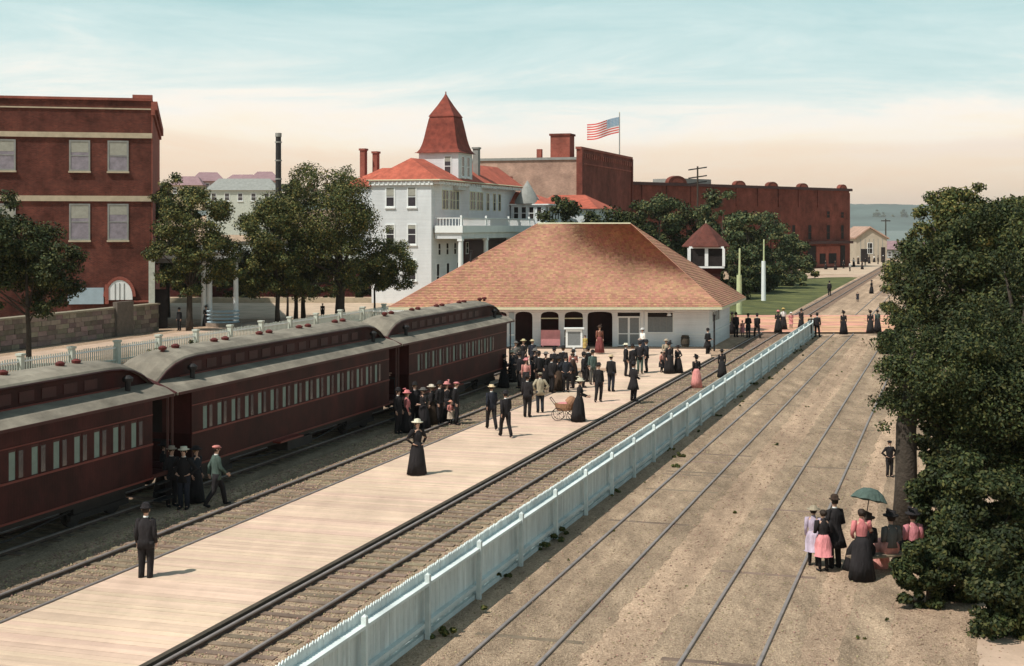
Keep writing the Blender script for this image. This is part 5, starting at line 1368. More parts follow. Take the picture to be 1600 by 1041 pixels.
def make_man_parts(pose, coat=0.80):
    bm, J = skin_body(pose); P = {'body':bm}; pz = Vector(J['pelvis']); nb = Vector(J['neckb']); ch = Vector(J['chest'])
    mb = MB(); hem = coat
    mb.loft([(pz.x,pz.y+.01,hem,.205,.15),(pz.x,pz.y,.98,.178,.135),(pz.x,pz.y,1.10,.165,.128),(ch.x,ch.y,1.28,.195,.142),(ch.x,ch.y,1.40,.185,.125),(nb.x,nb.y,1.475,.09,.08),(nb.x,nb.y,1.50,.068,.066)], 14)
    sleeves(mb, J); P['jacket'] = mb.mesh('jacket', True)
    mb = MB()
    for S in 'LR':
        h,k,a = (Vector(J[q+S]) for q in ('hi','kn','an')); mb.tube([h+Vector((0,0,.07)),h.lerp(k,.3),k,k.lerp(a,.5),a+Vector((0,0,-.02))],[.115,.105,.08,.072,.068],9)
    P['trousers'] = mb.mesh('trousers', True)
    mb = MB()
    for S in 'LR':
        a,b = Vector(J['an'+S]), Vector(J['to'+S]); a = a+Vector((0,.02,-.03)); a.z = max(a.z,.04); mb.tube([a+Vector((0,.02,0)),a.lerp(b,.5),b+Vector((0,-.03,-.005))],[.048,.05,.036],8)
    P['shoes'] = mb.mesh('shoes', True)
    hd = Vector(J['head'])
    P['collar'] = MB().loft([(nb.x,nb.y-.005,1.485,.066,.064),(nb.x,nb.y-.005,1.53,.058,.058)],10).mesh('collar', True)
    P['hair'] = MB().loft([(hd.x,hd.y+.022,hd.z-.05,.074,.075),(hd.x,hd.y+.018,hd.z,.088,.088),(hd.x,hd.y+.01,hd.z+.05,.085,.093),(hd.x,hd.y,hd.z+.09,.05,.055)],12).mesh('hair', True)
    return P, J
def hat_mesh(kind, J):
    h = Vector(J['head']); z = h.z+.055; x, y = h.x, h.y+.004
    mb = MB()
    if kind == 'bowler': mb.loft([(x,y,z,.13,.15),(x,y,z+.012,.135,.155),(x,y,z+.014,.098,.11),(x,y,z+.08,.096,.106),(x,y,z+.125,.062,.07),(x,y,z+.135,.02,.02)],16)
    elif kind == 'boater': mb.loft([(x,y,z,.16,.18),(x,y,z+.012,.16,.18),(x,y,z+.014,.098,.11),(x,y,z+.085,.096,.108),(x,y,z+.09,.05,.05)],16)
    elif kind == 'cap': mb.loft([(x,y,z-.01,.1,.112),(x,y,z+.035,.112,.125),(x,y,z+.06,.06,.07)],14).loft([(x,y-.09,z-.012,.075,.06),(x,y-.09,z,.075,.06)],12)
    elif kind == 'wide': mb.loft([(x,y,z-.01,.185,.2),(x,y,z+.01,.195,.21),(x,y,z+.018,.11,.12),(x,y,z+.09,.1,.11),(x,y,z+.11,.04,.05)],16)
    elif kind == 'feather': 
        mb.loft([(x,y,z-.01,.17,.185),(x,y,z+.02,.18,.195),(x,y,z+.03,.11,.12),(x,y,z+.10,.115,.12),(x,y,z+.13,.04,.05)],16)
        mb.tube([(x+.08,y,z+.06),(x+.13,y+.08,z+.17),(x+.07,y+.18,z+.16)],[.02,.035,.01],6)
    return mb.mesh('hat', True)
def make_woman_parts(pose, skirt=(.33,.31), wide=1.0, child=False):
    bm, J = skin_body(pose); P = {'body':bm}; pz = Vector(J['pelvis']); nb = Vector(J['neckb']); ch = Vector(J['chest'])
    mb = MB(); mb.loft([(pz.x,pz.y,.99,.15,.12),(pz.x,pz.y,1.08,.128,.108),(ch.x,ch.y-.01,1.26,.165,.145),(ch.x,ch.y,1.38,.16,.12),(nb.x,nb.y,1.46,.08,.07),(nb.x,nb.y,1.53,.055,.055)], 14)
    sleeves(mb, J, .92, .07, .036, .02); P['blouse'] = mb.mesh('blouse', True)
    zb = .46 if child else .03
    mb = MB(); rx, ry = skirt
    n = 28; rings = [(pz.x,pz.y,1.07,.135,.115),(pz.x,pz.y+.01,.96,.19,.165),(pz.x,pz.y+.02,.75,.235,.22),(pz.x,pz.y+.03,.45,rx*.82,ry*.84),(pz.x,pz.y+.04,zb,rx,ry),(pz.x,pz.y+.04,zb+.004,rx*.9,ry*.9)]
    mb.loft(rings, n, rip=.075, rk=9); P['skirt'] = mb.mesh('skirt', True)
    P['belt'] = MB().loft([(pz.x,pz.y,1.055,.138,.118),(pz.x,pz.y,1.095,.136,.116)],14).mesh('belt', True)
    mb = MB()
    for S in 'LR':
        a,b = Vector(J['an'+S]), Vector(J['to'+S]); mb.tube([a+Vector((0,.03,-.04)),a.lerp(b,.5)+Vector((0,0,-.015)),b+Vector((0,-.03,-.005))],[.042,.044,.03],8)
        if child: mb.tube([Vector(J['kn'+S])+Vector((0,0,-.05)), a],[.062,.046],8)
    P['shoes'] = mb.mesh('shoes', True)
    hd = Vector(J['head'])
    P['hair'] = MB().loft([(hd.x,hd.y+.04,hd.z-.06,.072,.07),(hd.x,hd.y+.03,hd.z,.1,.098),(hd.x,hd.y+.015,hd.z+.05,.1,.105),(hd.x,hd.y+.01,hd.z+.10,.06,.07)],12).loft([(hd.x,hd.y+.10,hd.z-.02,.03,.03),(hd.x,hd.y+.11,hd.z+.02,.045,.04),(hd.x,hd.y+.10,hd.z+.06,.03,.03)],8).mesh('hair', True)
    return P, J
POSE = {
 'stand': {},
 'hips': dict(elL=(.36,.06,1.17), wrL=(.19,-.05,1.02), paL=(.15,-.10,1.0), elR=(-.36,.06,1.17), wrR=(-.19,-.05,1.02), paR=(-.15,-.10,1.0)),
 'walk': dict(hiL=(.09,-.03,.90), knL=(.10,-.22,.53), anL=(.10,-.30,.10), toL=(.11,-.44,.06), hiR=(-.09,.03,.90), knR=(-.10,.10,.50), anR=(-.10,.36,.16), toR=(-.11,.26,.05),
              elL=(.22,.14,1.15), wrL=(.22,.16,.91), paL=(.22,.13,.85), elR=(-.22,-.06,1.15), wrR=(-.2,-.24,.97), paR=(-.2,-.30,.93)),
 'carry': dict(elL=(.24,.03,1.14), wrL=(.16,-.22,1.08), paL=(.12,-.28,1.1), elR=(-.24,.03,1.14), wrR=(-.16,-.22,1.02), paR=(-.11,-.27,1.03)),
 'weight': dict(pelvis=(.03,0,.94), hiL=(.12,0,.90), knL=(.13,-.01,.5), hiR=(-.06,0,.89), knR=(-.11,-.10,.50), anR=(-.15,-.06,.09), toR=(-.20,-.19,.045), shL=(.165,0,1.40), head=(.015,-.03,1.655), crown=(.02,-.03,1.72), jaw=(.01,-.035,1.58)),
 'parasol': dict(elR=(-.26,-.05,1.18), wrR=(-.15,-.20,1.38), paR=(-.13,-.23,1.45), elL=(.25,.05,1.15), wrL=(.17,-.14,1.02), paL=(.13,-.19,1.0)),
 'push': dict(elL=(.2,-.06,1.16), wrL=(.17,-.34,1.06), paL=(.16,-.41,1.05), elR=(-.2,-.06,1.16), wrR=(-.17,-.34,1.06), paR=(-.16,-.41,1.05), head=(0,-.045,1.65), crown=(0,-.05,1.715), jaw=(0,-.05,1.575), chest=(0,-.03,1.3), neckb=(0,-.03,1.455), neck=(0,-.035,1.52)),
}
MEN = {k: make_man_parts(POSE[k], .80 if k != 'hips' else .78) for k in ('stand','hips','walk','carry','weight')}
COATED = make_man_parts(POSE['carry'], .80)
WOM = {k: make_woman_parts(POSE[k]) for k in ('stand','carry','parasol','push','hips')}
KID = {k: make_woman_parts(POSE[k], (.27,.25), child=True) for k in ('stand','carry')}
HATS = {}
def flared_coat():
    P, J = MEN['carry']; P = dict(P)
    mb = MB(); mb.loft([(0,.03,.55,.30,.26),(0,.02,.75,.25,.2),(0,0,.98,.185,.14),(0,0,1.12,.17,.13),(0,0,1.28,.2,.145),(0,0,1.40,.19,.125),(0,.01,1.475,.09,.08),(0,.01,1.50,.068,.066)],16,rip=.02); sleeves(mb,J); P['jacket'] = mb.mesh('coat', True); return P, J
LONGCOAT = flared_coat()
def person(kind, pose, loc, face, h, cols, label, hat=None, hatm=None, group=None, hair=M_hair):
    """kind m/w/k/c; face: heading in degrees, 0 looks at the camera (-y), 90 looks right."""
    P, J = (LONGCOAT if kind == 'c' else MEN[pose] if kind == 'm' else WOM[pose] if kind == 'w' else KID[pose])
    t = thing('person', label, 'person', loc, R(face), group); k = h/1.745
    t.scale = (k,k,k) if kind != 'k' else (k*1.05,k*1.05,k)
    def put(name, mt): return link(name, P[name], t, mat=mt)
    b = link('body', P['body'], t)
    if kind in 'mc':
        put('jacket', C[cols[0]]); put('trousers', C[cols[1]]); put('shoes', C['black']); put('collar', C['white'])
    else:
        put('blouse', C[cols[0]]); put('skirt', C[cols[1]]); put('shoes', C['black']); put('belt', C['black'] if cols[0] != cols[1] else C[cols[0]])
    put('hair', hair)
    if hat:
        key = (hat, id(J)); HATS.setdefault(key, hat_mesh(hat, J)); link('hat', HATS[key], t, mat=C[hatm or 'black'])
    ek = 'eyes'+str(id(J))
    if ek not in HATS:
        hd = Vector(J['head']); mb = MB()
        for sx in (1,-1): mb.loft([(hd.x+sx*.03,hd.y-.086,hd.z-.003,.009,.006),(hd.x+sx*.03,hd.y-.09,hd.z+.006,.012,.008),(hd.x+sx*.03,hd.y-.086,hd.z+.014,.008,.006)],6)
        mb.box(hd.x-.02,hd.x+.02,hd.y-.092,hd.y-.08,hd.z-.058,hd.z-.052)
        HATS[ek] = mb.mesh('eyes')
    link('eyes', HATS[ek], t, mat=M_eye)
    return t
PZ = .135
def at(px, py, z=0.0): return ground(px, py, z)
people = [
 # kind pose px py z face h colours label hat hatcolour
 ('w','hips',652,742,PZ,35,1.78,('black','black'),'woman in long black dress and pale hat standing alone on the planks','wide','cream'),
 ('m','walk',790,683,PZ,200,1.74,('black','black'),'man in dark suit walking right beside another dark suited man','bowler','black'),
 ('m','walk',768,671,PZ,195,1.76,('navy','black'),'man in navy jacket and pale boater walking left of his companion','boater','straw'),
 ('m','stand',824,652,PZ,160,1.78,('black','black'),'broad man in black suit at the edge of the crowd','bowler','black'),
 ('m','hips',844,645,PZ,190,1.74,('tan','navy'),'man in light tan jacket and dark trousers','cap','tan'),
 ('w','push',905,659,PZ,80,1.76,('black','black'),'woman in black dress pushing the pram','feather','cream'),
 ('m','weight',935,628,PZ,10,1.76,('black','black'),'man in black suit standing legs apart right of the pram','bowler','black'),
 ('m','stand',955,612,PZ,150,1.78,('black','navy'),'man in dark jacket standing behind the legs apart man','boater','straw'),
 ('c','carry',990,627,PZ,130,1.78,('black','black'),'man in flared black coat nearest the platform edge','bowler','black'),
 ('m','stand',926,601,PZ,20,1.72,('green','grey'),'man in greenish jacket behind the legs apart man','bowler','black'),
 ('m','stand',862,614,PZ,120,1.74,('black','black'),'dark suited man at the front left of the packed crowd','bowler','black'),
 ('w','stand',873,611,PZ,200,1.66,('black','brown'),'woman in black and brown in the packed crowd before the notice board','wide','black'),
 ('m','hips',884,613,PZ,0,1.76,('navy','black'),'navy jacketed man with hands on hips in the packed crowd','bowler','black'),
 ('m','stand',895,607,PZ,260,1.74,('brown','black'),'brown jacketed man below the notice board post','cap','brown'),
 ('m','carry',912,606,PZ,90,1.74,('black','black'),'dark suited man at the right end of the packed crowd','bowler','black'),
 ('w','stand',853,601,PZ,40,1.64,('black','black'),'woman in black with grey hat behind the tan jacketed man','wide','grey'),
 ('m','stand',866,597,PZ,0,1.76,('black','navy'),'dark suited man in the second row of the packed crowd','bowler','black'),
 ('m','stand',880,595,PZ,180,1.78,('black','black'),'tall dark man at the back of the packed crowd','bowler','black'),
 ('w','carry',896,596,PZ,10,1.62,('rose','black'),'woman in rose blouse half hidden in the packed crowd','feather','black'),
 ('m','stand',919,597,PZ,220,1.80,('black','black'),'tall man in black just right of the notice board','bowler','black'),
 ('w','stand',788,606,PZ*0,120,1.66,('black','black'),'woman in black with black hat beside the head coach','wide','black'),
 ('w','carry',800,598,PZ,60,1.64,('navy','black'),'woman in navy blouse and pale hat near the head coach','wide','cream'),
 ('m','stand',812,607,PZ,300,1.76,('black','black'),'dark suited man between the head coach and the crowd','bowler','black'),
 ('w','stand',822,613,PZ,0,1.62,('pink','black'),'woman in pink blouse left of the tan jacketed man','feather','pink'),
 ('w','carry',836,596,PZ,30,1.66,('black','black'),'woman in black with grey feathered hat in the crowd by the train','feather','grey'),
 ('m','stand',842,606,PZ,210,1.78,('black','brown'),'man in black jacket and brown trousers behind the tan jacketed man','bowler','black'),
 ('w','carry',806,580,PZ,0,1.64,('grey','black'),'woman in grey blouse with light grey hat under the shutter door','wide','grey'),
 ('w','stand',818,576,PZ,320,1.64,('black','black'),'woman in black with straw hat before the shutter door','wide','straw'),
 ('m','stand',832,580,PZ,20,1.74,('navy','navy'),'man in navy suit before the first arches','boater','straw'),
 ('m','stand',978,588,PZ,90,1.76,('black','black'),'dark suited man at the left of the group under the screen doors','boater','cream'),
 ('m','weight',989,590,PZ,200,1.74,('black','black'),'dark suited man leaning in the group under the screen doors','bowler','black'),
 ('m','hips',1000,584,PZ,0,1.74,('black','green'),'man with greenish trousers in the group under the screen doors','bowler','black'),
 ('m','stand',1010,582,PZ,270,1.76,('navy','black'),'navy jacketed man at the right of the group under the screen doors','bowler','black'),
 ('w','carry',1004,555,.16,300,1.66,('white','navy'),'woman in white blouse and white hat on the arcade step','wide','white'),
 ('k','stand',1034,582,PZ,50,1.15,('pink','black'),'small child in pink holding close to two dark women',None,None),
 ('w','stand',1046,584,PZ,20,1.70,('black','black'),'woman in black and black hat beside the small pink child','feather','black'),
 ('w','hips',1059,583,PZ,300,1.50,('black','black'),'shorter woman in black right of the small group','wide','black'),
 ('w','carry',1041,575,PZ,0,1.62,('tan','brown'),'woman in tan blouse standing behind the small pink child','wide','tan'),
 ('c','carry',1106,556,0,40,1.70,('black','black'),'man in black coat by the slim post at the station corner','bowler','black'),
 ('w','stand',1088,606,0,200,1.62,('black','pink'),'woman in black jacket and pink skirt stepping over the rails','feather','black'),
 ('w','stand',1128,590,0,180,1.50,('black','black'),'woman in black standing between track and blue fence','wide','black'),
 ('w','stand',937,552,.17,10,1.72,('red','red'),'woman in brownish red dress in the wide station arch','feather','brown'),
 ('k','stand',914,551,.17,340,1.1,('yellow','yellow'),'child in yellow left of the red dressed woman',None,None),
 ('m','stand',1150,527,0,20,1.78,('black','black'),'man in black suit nearest the station end wall','bowler','black'),
 ('k','stand',1160,526,0,20,1.2,('pink','pink'),'small child in pink between dark figures by the station end',None,None),
 ('m','carry',1169,528,0,200,1.74,('black','navy'),'dark suited man second from the station end','bowler','black'),
 ('m','walk',1183,529,0,190,1.78,('black','black'),'dark suited man walking right below the pale green pole','bowler','black'),
 ('w','stand',1144,522,0,90,1.62,('brown','black'),'woman in brown close against the station end wall','wide','black'),
 ('w','carry',1216,520,.13,160,1.68,('black','black'),'woman in black with orange trimmed hat on the crossing','wide','rose'),
 ('w','stand',1224,515,.13,200,1.66,('white','black'),'woman in white blouse and black skirt on the crossing','wide','yellow'),
 ('k','carry',1236,513,.13,0,1.25,('pink','pink'),'girl in pale pink dress on the crossing','wide','white'),
 ('w','stand',1252,512,.13,20,1.45,('black','black'),'short dark figure at the far end of the blue fence','feather','black'),
 ('m','stand',1267,528,0,180,1.70,('brown','brown'),'man in brown at the right side of the fence end','cap','brown'),
 ('m','weight',1277,527,0,160,1.76,('black','black'),'man in black beside the end of the blue fence','bowler','black'),
 ('w','stand',1318,523,.13,190,1.72,('black','black'),'woman in black alone in the middle of the crossing','feather','black'),
 ('w','stand',1360,521,.13,160,1.68,('black','black'),'left of two dark women at the right end of the crossing','feather','black'),
 ('w','stand',1371,519,.13,200,1.66,('green','black'),'right of two dark women at the right end of the crossing','wide','black'),
 ('m','stand',1296,463,0,180,1.75,('black','black'),'lone dark man walking on the lawn','bowler','black'),
 ('w','hips',1362,459,0,60,1.6,('black','black'),'dark woman on the tracks far beyond the crossing','wide','black'),
 ('k','stand',1340,472,0,0,1.1,('navy','navy'),'tiny child on the tracks beyond the crossing',None,None),
 ('m','stand',280,517,0,330,1.76,('black','black'),'dark man on the pavement under the left porch tree','bowler','black'),
 ('w','carry',322,510,0,40,1.66,('black','black'),'woman in black beside the bow railed porch','feather','black'),
 ('k','stand',504,497,0,0,1.3,('brown','black'),'child on the sandy street left of the thick trunk','cap','brown'),
 ('m','stand',247,497,0,0,1.8,('black','black'),'man in the shade of the porch doorway','bowler','black'),
 ('m','stand',268,792,0,40,1.76,('black','black'),'dark man in the shade by the first vestibule, left of the group','boater','tan'),
 ('m','hips',287,796,0,350,1.80,('black','navy'),'dark man in the middle of the group by the first vestibule','boater','cream'),
 ('w','stand',306,786,0,60,1.66,('navy','black'),'woman in navy blouse in the group by the first vestibule','wide','black'),
 ('m','walk',338,792,0,120,1.80,('green','black'),'man in greenish coat stepping away from the first vestibule','cap','rose'),
 ('w','carry',256,778,0,90,1.66,('black','black'),'woman in black against the nearest coach','wide','black'),
 ('m','stand',622,678,0,60,1.78,('black','black'),'dark man at the left of the group by the second vestibule','bowler','black'),
 ('w','stand',636,676,0,100,1.64,('rose','black'),'woman in rose blouse in the group by the second vestibule','feather','rose'),
 ('m','stand',648,668,0,20,1.80,('black','black'),'tall dark man in the group by the second vestibule','bowler','black'),
 ('w','carry',661,670,0,300,1.64,('black','black'),'woman in black with grey hat before the head coach','wide','grey'),
 ('w','stand',674,664,0,270,1.64,('black','brown'),'woman in black with cream hat before the head coach','wide','cream'),
 ('m','stand',687,664,0,60,1.76,('black','black'),'dark suited man before the head coach windows','bowler','black'),
 ('w','stand',698,660,0,20,1.66,('black','black'),'woman in black with pink hat before the head coach','feather','pink'),
 ('m','weight',712,664,0,80,1.78,('black','black'),'man in black and pinkish cap at the right of the group','cap','pink'),
 ('k','carry',704,664,0,40,1.0,('rose','tan'),'little child in rose and tan beside the capped man','wide','rose'),
 ('m','carry',612,640,1.12-.12,80,1.74,('green','green'),'man in greenish uniform standing on the second vestibule step','cap','green'),
 ('m','stand',801,583,.12,90,1.74,('blue','navy'),'man in blue at the front steps of the head coach','cap','navy'),
 ('m','stand',228,911,0,175,1.80,('black','black'),'man in black coat seen from behind at the lower left','bowler','black'),
 ('k','stand',1271,884,0,160,1.42,('lav','lav'),'girl in pale lavender dress left of the pink skirted girl','wide','tan'),
 ('k','carry',1286,893,0,190,1.48,('black','pink'),'girl in black jacket and pink skirt at the lower right',None,None),
 ('c','carry',1304,888,0,200,1.72,('black','black'),'tall figure in long black coat beside the pink skirted girl','bowler','brown'),
 ('w','parasol',1346,906,0,180,1.66,('rose','black'),'woman in rose blouse and black skirt under a dark parasol',None,None),
 ('m','hips',1390,746,0,10,1.20,('black','black'),'boy in dark clothes standing left of the thick trunk','cap','black'),
 ('w','carry',1440,848,0,300,1.55,('black','black'),'woman with pink hat among the shrubs at lower right','wide','pink'),
]
for (kind,pose,px,py,z,face,h,cols,label,hat,hatm) in people:
    loc = at(px,py,z)
    if 'vestibule step' in label:
        loc = T(uY(59.2,-22.36)-.55, -22.36-.5, 1.12)
    if 'front steps of the head coach' in label:
        loc = T(uY(74.3,-22.36)-.5, -22.36-.3, 1.12)
    person(kind, pose, loc, face, h, cols, label, hat, hatm, hair=random.choice((M_hair,M_hair,M_hairl)))
# far crowd along the long brick block
rr = random.Random(5)
far = [(1282,417),(1290,420),(1305,421),(1318,419),(1334,416),(1341,412),(1352,414),(1358,411),(1366,409),(1372,412),(1380,410),(1347,420),(1328,423)]
for i,(px,py) in enumerate(far):
    kind = 'w' if i % 3 else 'm'
    person(kind, 'stand', at(px, py+1), rr.uniform(0,360), rr.uniform(1.6,1.8), ('black','black') if i % 4 else ('white','black'), 'small distant figure '+('leftmost before the shop front','second from the left before the shop front','just right of the shop windows','at the right corner pier of the brick block','between brick block and tan warehouse','under the left side of the tan warehouse','under the warehouse window','right of the warehouse window','near the warehouse door','at the warehouse right corner','rightmost of the far crowd','nearer on the pale street below the warehouse','nearer on the street below the brick corner')[i], 'wide' if kind == 'w' else 'bowler', 'black' if i%5 else 'white', group='distant crowd by the brick block')
# seated women on a bench at lower right
def seated(loc, face, cols, label, hatm):
    dz = -.46; pose = dict(pelvis=(0,0,.58), waist=(0,0,.74), chest=(0,0,.94), neckb=(0,0,1.09), neck=(0,-.01,1.16), jaw=(0,-.03,1.215), head=(0,-.02,1.29), crown=(0,-.015,1.355),
        shL=(.155,0,1.05), elL=(.21,.02,.80), wrL=(.12,-.20,.72), paL=(.07,-.26,.71), shR=(-.155,0,1.05), elR=(-.21,.02,.80), wrR=(-.12,-.20,.72), paR=(-.07,-.26,.71),
        hiL=(.09,-.04,.55), knL=(.10,-.45,.52), anL=(.10,-.47,.10), toL=(.11,-.60,.05), hiR=(-.09,-.04,.55), knR=(-.10,-.45,.52), anR=(-.10,-.47,.10), toR=(-.11,-.60,.05))
    bm, J = skin_body(pose); t = thing('person', label, 'person', loc, R(face)); t.scale = (1.05,)*3
    link('body', bm, t)
    mb = MB(); mb.loft([(0,0,.62,.16,.13),(0,0,.74,.13,.11),(0,-.01,.92,.17,.145),(0,0,1.02,.16,.12),(0,0,1.10,.075,.07),(0,0,1.15,.055,.055)],14)
    for S in 'LR':
        a,b_,c = (Vector(J[k+S]) for k in ('sh','el','wr')); mb.tube([a.lerp(Vector((0,0,a.z)),.25), a, a.lerp(b_,.45), b_, b_.lerp(c,.9)],[.075,.09,.08,.055,.036],8)
    link('blouse', mb.mesh('blouse',True), t, mat=C[cols[0]])
    mb = MB(); mb.tube([(0,.06,.60),(0,-.15,.60),(0,-.38,.56),(0,-.50,.44),(0,-.52,.22),(0,-.55,.04)],[.19,.215,.21,.2,.23,.27],16); link('skirt', mb.mesh('skirt',True), t, mat=C[cols[1]])
    link('hair', MB().loft([(0,.01,1.23,.07,.07),(0,.01,1.29,.098,.098),(0,0,1.34,.098,.105),(0,0,1.39,.06,.07)],12).mesh('hair',True), t, mat=M_hair)
    link('hat', hat_mesh('feather', J), t, mat=C[hatm]); link('eyes', MB().box(-.04,-.02,-.115,-.10,1.285,1.297).box(.02,.04,-.115,-.10,1.285,1.297).mesh('eyes'), t, mat=M_eye)
bp = ground(1385, 895); bang = R(200)
bt = thing('bench', 'plain wooden bench under the seated women at the lower right', 'bench', bp, bang)
for k in range(4): MB().box(-1.0,1.0,-.2+k*.11,-.11+k*.11,.42,.46).build('slat', M_tie, bt)
for x in (-.85,.85):
    for y in (-.15,.15): MB().box(x-.04,x+.04,y-.04,y+.04,0,.418).build('leg', M_tie, bt)
fd = Matrix.Rotation(bang,4,'Z')
seated(bp + (fd @ Vector((.55,0.02,-.04))), 200, ('black','black'), 'seated woman all in black at the left of the bench', 'brown')
seated(bp + (fd @ Vector((-.12,0.02,-.04))), 195, ('grey','pink'), 'seated woman in grey blouse and pink skirt in the middle of the bench', 'black')
seated(bp + (fd @ Vector((-.75,0.02,-.04))), 190, ('pink','black'), 'seated woman in pink blouse at the right end of the bench', 'black')
# parasol held by the standing woman
pp = at(1346,906); pr = thing('parasol', 'dark fringed parasol tilted over the rose bloused woman', 'parasol', pp + Vector((.13,.22,1.22)), 0)
pr.rotation_euler = (R(-10), R(12), 0)
MB().tube([(0,0,0),(0,0,.92)], .012, 6).build('shaft', M_bark, pr)
cn = MB(); n = 16; vs = [(0,0,.92)]
for ring,(r_,z_) in enumerate(((.18,.88),(.34,.78),(.46,.62))):
    for i in range(n): a = 2*math.pi*i/n; k = r_*(1 if i%2==0 else .93); vs.append((k*math.cos(a),k*math.sin(a),z_-(0 if i%2==0 else -.02)))
fs = [(0,1+i,1+(i+1)%n) for i in range(n)]
for q in range(2): fs += [(1+q*n+i,1+(q+1)*n+i,1+(q+1)*n+(i+1)%n,1+q*n+(i+1)%n) for i in range(n)]
cn.add(vs, fs); cno = cn.build('canopy', C['green'], pr); cno.modifiers.new('t','SOLIDIFY').thickness = .008
# the pram
pm = thing('pram', 'wicker pram with rosy lining pushed by the woman in black', 'pram', at(883,657,PZ), R(80-0))
b_ = MB(); b_.loft([(0,0,.42,.19,.34),(0,0,.55,.23,.42),(0,0,.72,.25,.46),(0,0,.73,.21,.42),(0,0,.60,.19,.38)], 18); b_.build('basket', cloth('wicker',(.30,.16,.09)), pm)
MB().loft([(0,0,.62,.2,.38),(0,0,.70,.2,.38),(0,-.02,.76,.14,.26)], 16).build('lining', C['pink'], pm, smooth=True)
h_ = MB(); h_.M = Matrix.Translation((0,-.2,.72)) @ Matrix.Rotation(R(35),4,'X'); h_.loft([(0,0,0,.26,.24),(0,0,.16,.25,.23),(0,0,.28,.18,.17),(0,0,.33,.06,.06)], 14); h_.build('hood', cloth('wicker',(.30,.16,.09)), pm)
for (y,r_) in ((-.28,.2),(.28,.26)):
    for x in (-.24,.24):
        w = MB(); ptsw = [(x, y+r_*math.cos(a), r_+.01+r_*math.sin(a)) for a in [2*math.pi*i/18 for i in range(19)]]; w.tube(ptsw, .014, 5, cap=False)
        for i in range(8): a = 2*math.pi*i/8; w.tube([(x,y,r_+.01),(x,y+r_*math.cos(a),r_+.01+r_*math.sin(a))],.005,4)
        w.build('wheel', M_blackiron, pm)
MB().tube([(-.2,.4,.66),(-.2,.62,.95)],.014,5).tube([(.2,.4,.66),(.2,.62,.95)],.014,5).tube([(-.22,.62,.95),(.22,.62,.95)],.018,6).tube([(0,-.28,.2),(0,0,.42),(0,.28,.26)],.018,5).build('handle', M_blackiron, pm)

# ================================================================== LOOSE STONES AND WEEDS
def pebbles(name, label, v0, v1, Y0, Y1, n, s0, s1, m, seed):
    rs = np.random.RandomState(seed); Y = Y0*(Y1/Y0)**rs.rand(n); v = rs.uniform(v0,v1,n); u = (Y+v*ST)/CT
    c = np.stack([u*ST+v*CT, u*CT-v*ST, np.zeros(n)],-1); s = rs.uniform(s0,s1,n)*(0.7+Y/90)
    base = np.array([(1,0,0),(0,1,0),(-1,0,0),(0,-1,0),(0,0,.7),(0,0,-.3)])
    a = rs.rand(n)*6.28; k = base[None]*s[:,None,None]*rs.uniform(.6,1.25,(n,6,1))
    x = k[:,:,0]*np.cos(a)[:,None]-k[:,:,1]*np.sin(a)[:,None]; y = k[:,:,0]*np.sin(a)[:,None]+k[:,:,1]*np.cos(a)[:,None]
    P = np.stack([x,y,k[:,:,2]],-1)+c[:,None]; P[:,:,2] += .008
    tri = np.array([(0,1,4),(1,2,4),(2,3,4),(3,0,4),(1,0,5),(2,1,5),(3,2,5),(0,3,5)]); F_ = (tri[None]+6*np.arange(n)[:,None,None]).reshape(-1)
    me = bpy.data.meshes.new(name); me.vertices.add(6*n); me.vertices.foreach_set('co', P.astype(np.float32).ravel())
    me.loops.add(len(F_)); me.loops.foreach_set('vertex_index', F_.astype(np.int32)); nf = len(F_)//3
    me.polygons.add(nf); me.polygons.foreach_set('loop_start', np.arange(0,3*nf,3,dtype=np.int32)); me.polygons.foreach_set('loop_total', np.full(nf,3,dtype=np.int32)); me.update(); me.materials.append(m)
    o = bpy.data.objects.new(name, me); COL.objects.link(o); tag(o, label, 'stones', None, 'stuff')
M_peb = mat('loose_stone', (0.34,0.24,0.16), 0.95, 0.15, 3, rnd='island', rndamt=0.35)
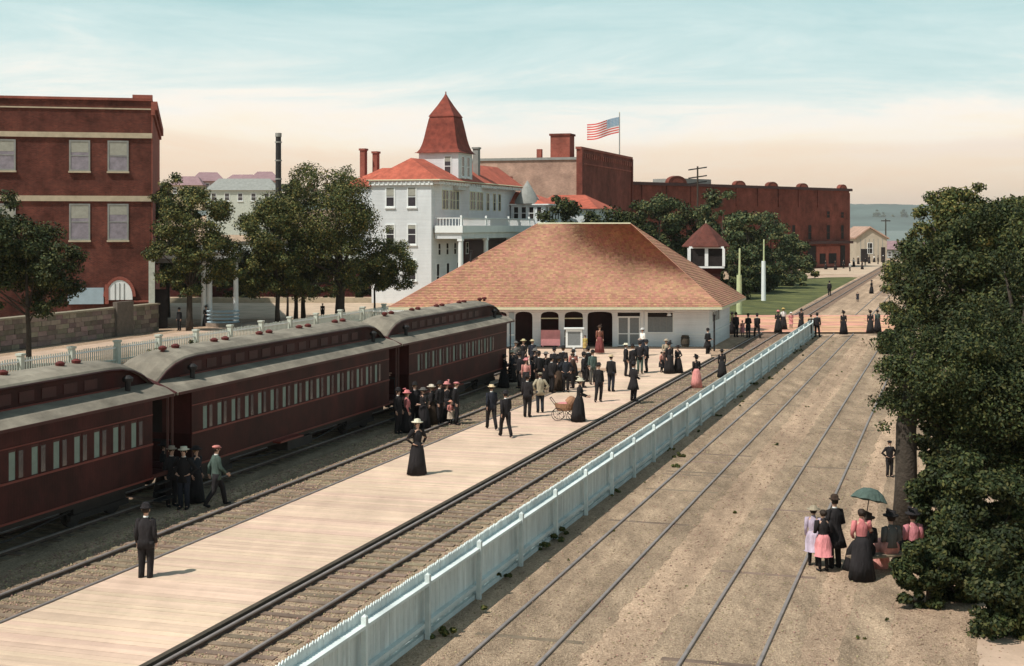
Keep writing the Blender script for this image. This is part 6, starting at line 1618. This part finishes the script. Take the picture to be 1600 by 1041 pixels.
pebbles('loose_stones', 'loose brown stones strewn over the yard right of the fence', -10.2, 8, 26, 105, 16000, .015, .034, M_peb, 1)
pebbles('loose_stones', 'loose ballast stones on the track between platform and fence', -14.4, -10.6, 26, 105, 12000, .02, .045, M_peb, 2)
pebbles('loose_stones', 'loose ballast stones on the track beside the train', -22.0, -18.95, 26, 80, 12000, .02, .045, M_peb, 3)
rs = np.random.RandomState(9); tb = []
for i in range(70):
    Y = 27+80*rs.rand(); v = -10.4+rs.choice([.28,.3,-.3])+rs.uniform(-.12,.2); p = T(uY(Y,v),v); q = rs.uniform(.08,.2); tb.append((p.x,p.y,q*.5,q*1.3,q*1.3,q*.8))
me, _ = leaf_mesh('weeds', tb, 8000, .07, 8, M_leafA, .1, 70)
o = link('weeds', me); tag(o, 'scattered weeds growing along the foot of the blue fence', 'weeds', None, 'stuff')

tb = []
for i in range(120):
    Y = 26+78*rs.rand(); v = rs.choice([-6.3,-2.4,-10.0,-9.3,-1.5,.8])+rs.normal()*.35; p = T(uY(Y,v),v); q = rs.uniform(.05,.16); tb.append((p.x,p.y,q*.3,q*1.5,q*1.5,q*.6))
me, _ = leaf_mesh('weeds', tb, 9000, .07, 18, M_leafA, .1, 120)
o = link('weeds', me); tag(o, 'small weeds scattered over the brown yard between the right tracks', 'weeds', None, 'stuff')

# thin summer haze over the bay: one closed box of even air round everything
hz = MB().box(-15000,15000,-400,9500,-17.5,175).build('haze', M_water); hz.data.materials.clear()
hm = bpy.data.materials.new('haze_air'); hm.use_nodes = True; hm.node_tree.nodes.clear()
ho = hm.node_tree.nodes.new('ShaderNodeOutputMaterial'); hv = hm.node_tree.nodes.new('ShaderNodeVolumePrincipled')
hv.inputs['Color'].default_value = (0.93,0.90,0.86,1); hv.inputs['Density'].default_value = 0.00008; hv.inputs['Anisotropy'].default_value = 0.2
hm.node_tree.links.new(hv.outputs[0], ho.inputs['Volume']); hz.data.materials.append(hm); hz['kind'] = 'stuff'; hz['label'] = 'thin pale haze in the air over the bay'
